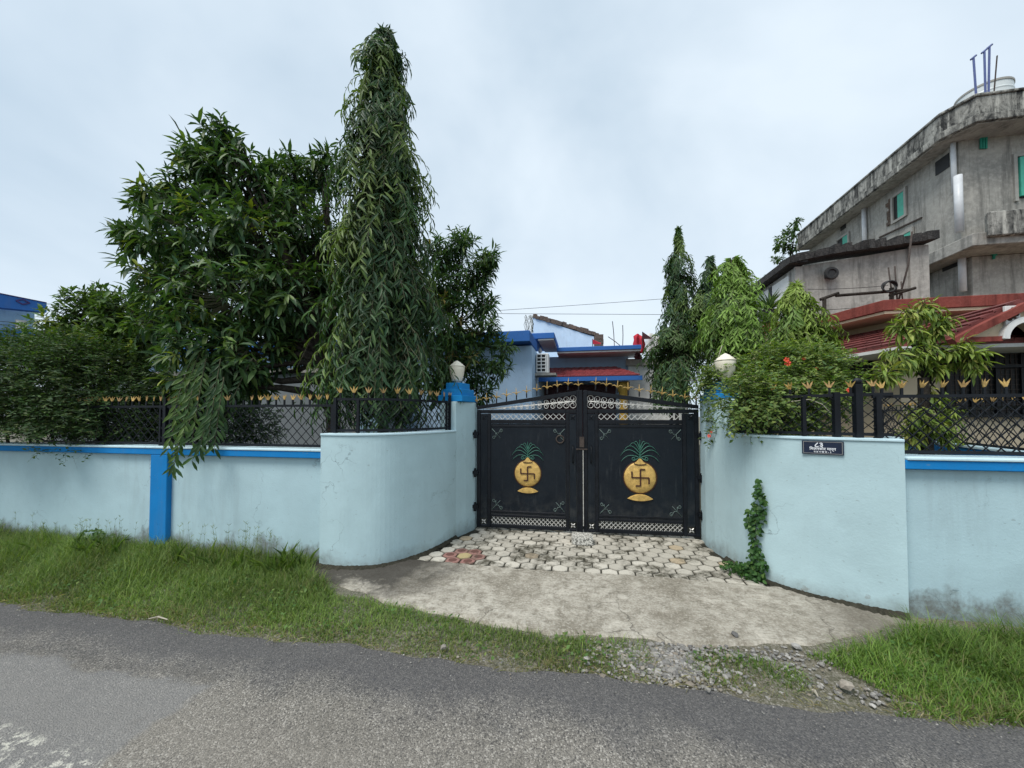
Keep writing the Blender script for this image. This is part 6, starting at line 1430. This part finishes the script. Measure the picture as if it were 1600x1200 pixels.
# plants on and around the neighbours' buildings
p = onX(1238, 395, 12.3)
t = thing('sapling', 'wild green sapling growing out of the mouldy parapet, far end of the grey building', 'sapling', (p[0], p[1], p[2] - .8))
Dq = float(proj(p)[2])
whorl_tree(t, [(1238, 360, Dq, 12), (1225, 378, Dq, 13), (1245, 345, Dq, 9), (1212, 385, Dq, 10), (1216, 405, Dq, 8), (1238, 385, Dq, 12), (1222, 418, Dq, 5)], 70, .30, .13, [DK, MD, BR], [3, 3, 1.5], (tuple(p + np.array([.2, 0, -.8])), tuple(p), .05), tmpl='small', limb_r=.03, twig_r=.012, droop=.1)
p = at(1201, 492, 12.6)
t = thing('potted_plant', 'spiky potted plant standing on the red terrace edge beside the white wall', 'potted plant', (p[0], p[1], p[2] - .3))
m = MB(); zb0_ = zat(1201, 505, 12.6); m.lathe([(.17, 0), (.24, .36), (.26, .38), (.22, .40)], (p[0], p[1], zb0_), 14); m.build('pot', M_wire, t)
n = 46; dd = randdir(n); dd[:, 2] = np.abs(dd[:, 2]) + .5; crown(t, np.tile(np.array([p[0], p[1], zb0_ + .38]), (n, 1)), dd, np.tile(UP, (n, 1)) + randdir(n) * .3, rng.uniform(.45, .85, n), np.full(n, .035), palette(n, [MD, BR, DK], [2, 2, 1]), M_leaf, 0, 'big', 'fronds')
p = dep(1215, 425, 15.5)
t = thing('rooftop_weed', 'dark weeds sprouting along the sagging side roof edge of the annex', 'weeds', (p[0], p[1], p[2]))
spray_bush(t, [(1204, 437, 15.8, 5), (1196, 443, 16, 4)], 30, .14, .05, [DK, MD], [1, 1], slen=.3, per=(5, 8), inner=0)

# ------------------------------------------------------------------ grass
def grass(name, n, xr, yr, hf, accept, pal, wts, wd=.006, label=None):
    x = rng.uniform(*xr, n); y = rng.uniform(*yr, n); k = accept(x, y); x, y = x[k], y[k]; n = len(x)
    h = hf(x, y) * (.45 + .85 * rng.random(n)); a = rng.random(n) * 2 * PI; lean = rng.uniform(.15, 1.0, n)
    D = np.stack([np.cos(a) * lean, np.sin(a) * lean, np.full(n, 1.0)], 1); D = nrmz(D)
    z = -.055 + .03 * np.clip((y - 2.55), 0, 1) - .005
    P = np.stack([x, y, z], 1); U = np.stack([np.cos(a), np.sin(a), np.zeros(n)], 1) * 1.0
    patch = .5 + .5 * np.sin(2.1 * x + 1.3 * np.sin(1.7 * y + x)) * np.sin(3.3 * y + 2 * np.sin(1.1 * x)); dry = np.clip(1 - (y - np.array(road_edge(x))) / .35, 0, 1)
    col = palette(n, pal, wts); col = col * (.75 + .5 * patch[:, None]); dm = (rng.random(n) < .08 + .30 * dry + .35 * np.clip(.35 - patch, 0, 1))[:, None]
    col = np.where(dm, col * .25 + np.array([.17, .155, .07]) * (.6 + .7 * rng.random((n, 1))), col)
    # blades: bend outward with height
    T = np.array([(0, -1, 0), (0, 1, 0), (.45, .75, 0.02), (.45, -.75, .02), (.8, .4, .10), (.8, -.4, .10), (1, 0, .22)], float)
    global TG, FG
    TG = T; FG = [(0, 1, 2, 3), (3, 2, 4, 5), (5, 4, 6)]
    me = leaf_mesh(name, P, D, U, h, wd * (.6 + .8 * rng.random(n)), col, M_grass, 'grass', rng.uniform(.6, 2.8, n))
    o = bpy.data.objects.new(name, me); C.objects.link(o); o['kind'] = 'stuff'; o['label'] = label; o['category'] = 'grass'; return o
def off_apron(x, y):
    ins = (x > -3.05) & (x < 2.75) & (y > apron_front(x) + .6 * .7 * wob(x, 1.7) + .015 * rng.normal(size=len(x)))
    return ~ins
GP = [(.11, .175, .042), (.155, .235, .055), (.24, .31, .085), (.06, .115, .03)]
def acc_left(x, y):
    e = road_edge(x) + .03 * rng.normal(size=len(x)) + .02; lim = np.interp(x, [-3.2, -2.3, -1.6, -.6, .0, .45, .6], [3.84, 3.2, 3.2, 3.1, 3.1, 3.1, 2.0])
    thin = rng.random(len(x)) < np.interp(x, [-14, -1.2, .2, .42, .6], [1, 1, 1, .7, .15])
    return (y > e) & (y < np.minimum(3.83, lim + .9 * (x < -3))) & off_apron(x, y) & thin
def h_left(x, y): return np.interp(y, [2.5, 2.8, 3.3, 3.8], [.045, .08, .13, .19]) * np.interp(x, [-9, -5, -3, -1.9, -1.0, .5], [1.2, 1.05, .9, .6, .52, .55]) * (.75 + .5 * np.abs(np.sin(3 * x + 2 * y)))
grass('verge_grass', 120000, (-9.5, .62), (2.45, 3.85), h_left, acc_left, GP, [3, 4, 2, 2], .0058, 'rough green roadside grass growing along the foot of the left wall')
def acc_r(x, y):
    e = road_edge(x) + .03 * rng.normal(size=len(x)) + .02
    isl = ((x - 1.08) / .36) ** 2 + ((y - 2.80) / .19) ** 2 < 1 + .25 * np.sin(9 * x) * np.sin(7 * y)
    big = (x > 1.50 + .25 * np.sin(5 * y) + .5 * np.clip(3.0 - y, 0, .5)) & (y < np.interp(x, [1.4, 2.0, 2.6, 3.2, 9], [3.0, 3.22, 3.52, 3.56, 3.6]))
    return (y > e) & (isl | big) & off_apron(x, y)
def h_r(x, y): return np.interp(x, [.7, 1.4, 1.9, 2.6, 4], [.04, .055, .085, .145, .18]) * np.interp(y, [2.55, 2.8, 3.2, 3.6], [.6, .9, 1.15, 1.15]) * (.75 + .5 * np.abs(np.sin(4 * x + 3 * y)))
grass('verge_grass', 60000, (.6, 6.5), (2.45, 3.65), h_r, acc_r, [(.10, .175, .034), (.145, .24, .046), (.21, .30, .07), (.06, .12, .028)], [3, 4, 2, 2], .0058, 'lush bright grass tuft between gravel and the right wall')
n = 5200; x = rng.uniform(-9, 5.5, n); y = rng.uniform(2.5, 3.8, n)
k = (acc_left(x, y) & (x < .6)) | (acc_r(x, y) & (x > .6)); x, y = x[k], y[k]; n = len(x); cl = np.sin(4.3 * x + 1) * np.sin(5.1 * y + 2 * np.sin(x)); k = cl > .1; x, y = x[k], y[k]; n = len(x)
dl = randdir(n); dl[:, 2] = np.abs(dl[:, 2]) * .5 + .15
me = leaf_mesh('clover_weeds', np.stack([x, y, -.05 + .03 * np.clip(y - 2.55, 0, 1) + rng.uniform(.02, .085, n)], 1), dl, np.tile(UP, (n, 1)) + randdir(n) * .4, rng.uniform(.018, .045, n), rng.uniform(.014, .03, n), palette(n, [(.06, .13, .03), (.10, .18, .045), (.17, .22, .06)], [3, 3, 1]), M_softleaf, 'small')
o = bpy.data.objects.new('clover_weeds', me); C.objects.link(o); o['kind'] = 'stuff'; o['label'] = 'low broad-leaved weeds mixed into the roadside grass'; o['category'] = 'weeds'
n = 1700; x = rng.uniform(-9, 5.0, n); y = np.array(road_edge(x)) + np.abs(rng.normal(size=n)) * .16 - .03; k = off_apron(x, y); x, y = x[k], y[k]; n = len(x)
a = rng.random(n) * 6.28; dl = np.stack([np.cos(a), np.sin(a), rng.uniform(0, .35, n)], 1)
me = leaf_mesh('dry_litter', np.stack([x, y, np.where(y < road_edge(x), -.014, -.04 + .03 * np.clip(y - 2.55, 0, 1)) + rng.uniform(0, .02, n)], 1), dl, np.tile(UP, (n, 1)), rng.uniform(.02, .09, n) , rng.uniform(.002, .006, n), palette(n, [(.26, .25, .14), (.22, .18, .10), (.38, .33, .20)], [2, 2, 1]), M_grass, 'small')
o = bpy.data.objects.new('dry_litter', me); C.objects.link(o); o['kind'] = 'stuff'; o['label'] = 'dry straw litter along the edge of the road'; o['category'] = 'straw'
# tall seed stalks against the left wall
def stalk(x, y, h):
    pts = [(x + .10 * h * (k / 5) ** 2 * math.sin(x * 31), y + .05 * h * (k / 5) ** 2 * math.cos(x * 17), -.03 + h * k / 5) for k in range(6)]
    return pts
t = thing('tall_weeds', 'thin seeding grass stalks standing taller than the grass against the left wall', 'weeds', (-4.5, 3.7, 0))
m = MB()
for k in range(80):
    x = random.choice([random.uniform(-4.8, -3.1), random.uniform(-4.3, -3.4), random.uniform(-8, -5.5), random.uniform(-6.5, -5.6)]); y = random.uniform(3.5, 3.76); h = random.uniform(.25, .50); pts = stalk(x, y, h); m.tube(pts, [.0022, .002, .0018, .0016, .0012, .0006], 3, cap=False)
    for j in range(5):
        a = random.uniform(0, 6.28); q = pts[-1 - j // 3]; m.tube([q, (q[0] + .03 * math.cos(a), q[1] + .02 * math.sin(a), q[2] + .028)], [.0022, .0008], 3, cap=False)
m.build('stalks', simple('green_stalk', (.20, .25, .10), .7), t, kind='stuff')
n = 260; x = np.concatenate([rng.normal(-3.25, .10, 90), rng.normal(-5.9, .25, 80), rng.normal(-4.2, .35, 90)]); y = rng.uniform(3.45, 3.76, n)
crown(t, np.stack([x, y, np.full(n, -.03)], 1), np.stack([rng.normal(size=n) * .45, rng.normal(size=n) * .3 - .1, np.ones(n)], 1), np.stack([rng.normal(size=n), rng.normal(size=n), np.zeros(n)], 1), rng.uniform(.12, .30, n), np.full(n, .009), palette(n, GP, [3, 3, 2, 1]), M_grass, 0, 'big', 'blades', 2.0)
p = onZ_ = None
q = np.array([-6.15, 3.72, 0.0])
t = thing('broadleaf_weed', 'small round-leaved weed left of the blue pilaster at the wall foot', 'weed', (q[0], q[1], 0))
n = 60; Pn = q + np.stack([rng.normal(size=n) * .09, rng.normal(size=n) * .03, rng.uniform(.02, .24, n)], 1)
crown(t, Pn, randdir(n) + UP * .2, np.tile(UP + np.array([0, -1, 0]), (n, 1)) + randdir(n) * .3, rng.uniform(.04, .075, n), rng.uniform(.035, .06, n), palette(n, [(.06, .12, .035), (.09, .16, .05)], [1, 1]), M_softleaf, 0, 'big', 'foliage')

# ------------------------------------------------------------------ gravel and stones
def stone_mat():
    m_, t_, p_ = material('river_gravel'); v = pos(t_); a = t_.nodes.new('ShaderNodeAttribute'); a.attribute_name = 'col'
    c = mix(t_, 1.0, a.outputs['Color'], ramp(t_, noise(t_, v, 90, 4), [(.3, .75), (.7, 1.1)]), 'MULTIPLY'); t_.links.new(c, p_.inputs['Base Color']); p_.inputs['Roughness'].default_value = .85
    bump(t_, p_, noise(t_, v, 120, 3), .4, .004); return m_
M_stone = stone_mat()
bm = bmesh.new(); bmesh.ops.create_icosphere(bm, subdivisions=1, radius=1); ICO_V = np.array([v.co[:] for v in bm.verts]); ICO_F = [tuple(v.index for v in f.verts) for f in bm.faces]; bm.free()
def stones(name, P, R, label):
    n = len(P); k = len(ICO_V); S_ = R[:, None] * rng.uniform(.65, 1.25, (n, 3)); S_[:, 2] *= .62
    V = ICO_V[None] * (1 + .28 * rng.normal(size=(n, k, 1)) * .6) * S_[:, None]; a = rng.random(n) * 6.28
    ca, sa = np.cos(a)[:, None], np.sin(a)[:, None]; V = np.stack([V[..., 0] * ca - V[..., 1] * sa, V[..., 0] * sa + V[..., 1] * ca, V[..., 2]], -1) + P[:, None]
    f = (np.arange(n)[:, None, None] * k + np.array(ICO_F)[None]).reshape(-1, 3)
    me = bpy.data.meshes.new(name); me.from_pydata(V.reshape(-1, 3).tolist(), [], f.tolist()); me.materials.append(M_stone)
    cols = palette(n, [(.30, .285, .26), (.22, .21, .19), (.15, .145, .14), (.42, .40, .37), (.27, .23, .18)], [3, 3, 2.4, 1, 1])
    at_ = me.attributes.new('col', 'FLOAT_COLOR', 'POINT'); cc = np.ones((n, k, 4), np.float32); cc[..., :3] = cols[:, None]; at_.data.foreach_set('color', cc.ravel())
    o = bpy.data.objects.new(name, me); C.objects.link(o); return o
def gz(x, y): return -.052 + .03 * np.clip(y - 2.55, 0, 1)
def gsample(n, cx, cy, sx, sy): return np.stack([rng.normal(cx, sx, n), rng.normal(cy, sy, n)], 1)
G = np.concatenate([gsample(1500, .55, 2.81, .20, .13), gsample(260, .95, 3.0, .26, .045), gsample(170, 1.42, 2.86, .12, .13), gsample(60, 1.75, 2.72, .10, .05), gsample(26, -.55, 2.60, .28, .03), gsample(30, .1, 2.62, .2, .04), gsample(60, 1.5, 3.05, .2, .05)])
k = (G[:, 1] > road_edge(G[:, 0]) - .02) & (G[:, 1] < np.array(apron_front(G[:, 0])) + .03); G = G[k]
R = rng.uniform(.005, .0165, len(G)) * np.where(rng.random(len(G)) < .07, 1.6, 1)
P_ = np.stack([G[:, 0], G[:, 1], gz(G[:, 0], G[:, 1]) + R * .35], 1)
o = stones('gravel', P_, R, ''); o['kind'] = 'stuff'; o['label'] = 'pale river gravel heaped between the concrete ramp and the road'; o['category'] = 'gravel'
# crumbs of bitumen and grit strewn on the road edge
G = np.stack([rng.uniform(-5, 3.2, 500), np.zeros(500)], 1); G[:, 1] = road_edge(G[:, 0]) - np.abs(rng.normal(size=500)) * .10; R = rng.uniform(.002, .006, 500)
o = stones('road_grit', np.stack([G[:, 0], G[:, 1], np.full(500, -.016)], 1), R, ''); o['kind'] = 'stuff'; o['label'] = 'loose grit scattered along the ragged road edge'; o['category'] = 'grit'
for (px, py, r, lb) in ((1148, 993, .032, 'largest pale stone at the top edge of the gravel, by the ramp'), (1105, 1078, .022, 'pale flat chip lying alone on the dark road right of centre'), (1243, 1010, .03, 'angular grey stone at the ramp corner beside the right grass'), (1322, 1073, .045, 'flat broken slab of grey bitumen at the road edge by the right grass'), (693, 1012, .026, 'pale stone on the road edge at the left of the gravel scatter')):
    d = ray(px, py); s_ = (-.015 - EYE) / d[2]; q = np.array([0, 0, EYE]) + d * s_
    o = stones('stone', q[None] + np.array([[0, 0, r * .25]]), np.array([r]), ''); tag(o, lb, 'stone')
# leaf litter and twigs on the verge
for (x0, y0, x1, y1, lb) in ((232, 967, 262, 968, 'dry straw-coloured stalk on the road edge below the blue pilaster'), (1268, 1078, 1278, 1088, 'pale dry leaf scrap on the road edge left of the right grass')):
    pts = []
    for (x, y) in ((x0, y0), ((x0 + x1) / 2, (y0 + y1) / 2 - 4), (x1, y1)):
        d = ray(x, y); pts.append(np.array([0, 0, EYE]) + d * ((-.008 - EYE) / d[2]))
    m = MB(); m.tube(pts, [.006, .008, .004], 5); tag(m.build('dry_stalk', M_twigpale), lb, 'stalk')
print('pavers', npav, 'objects', len(bpy.data.objects))
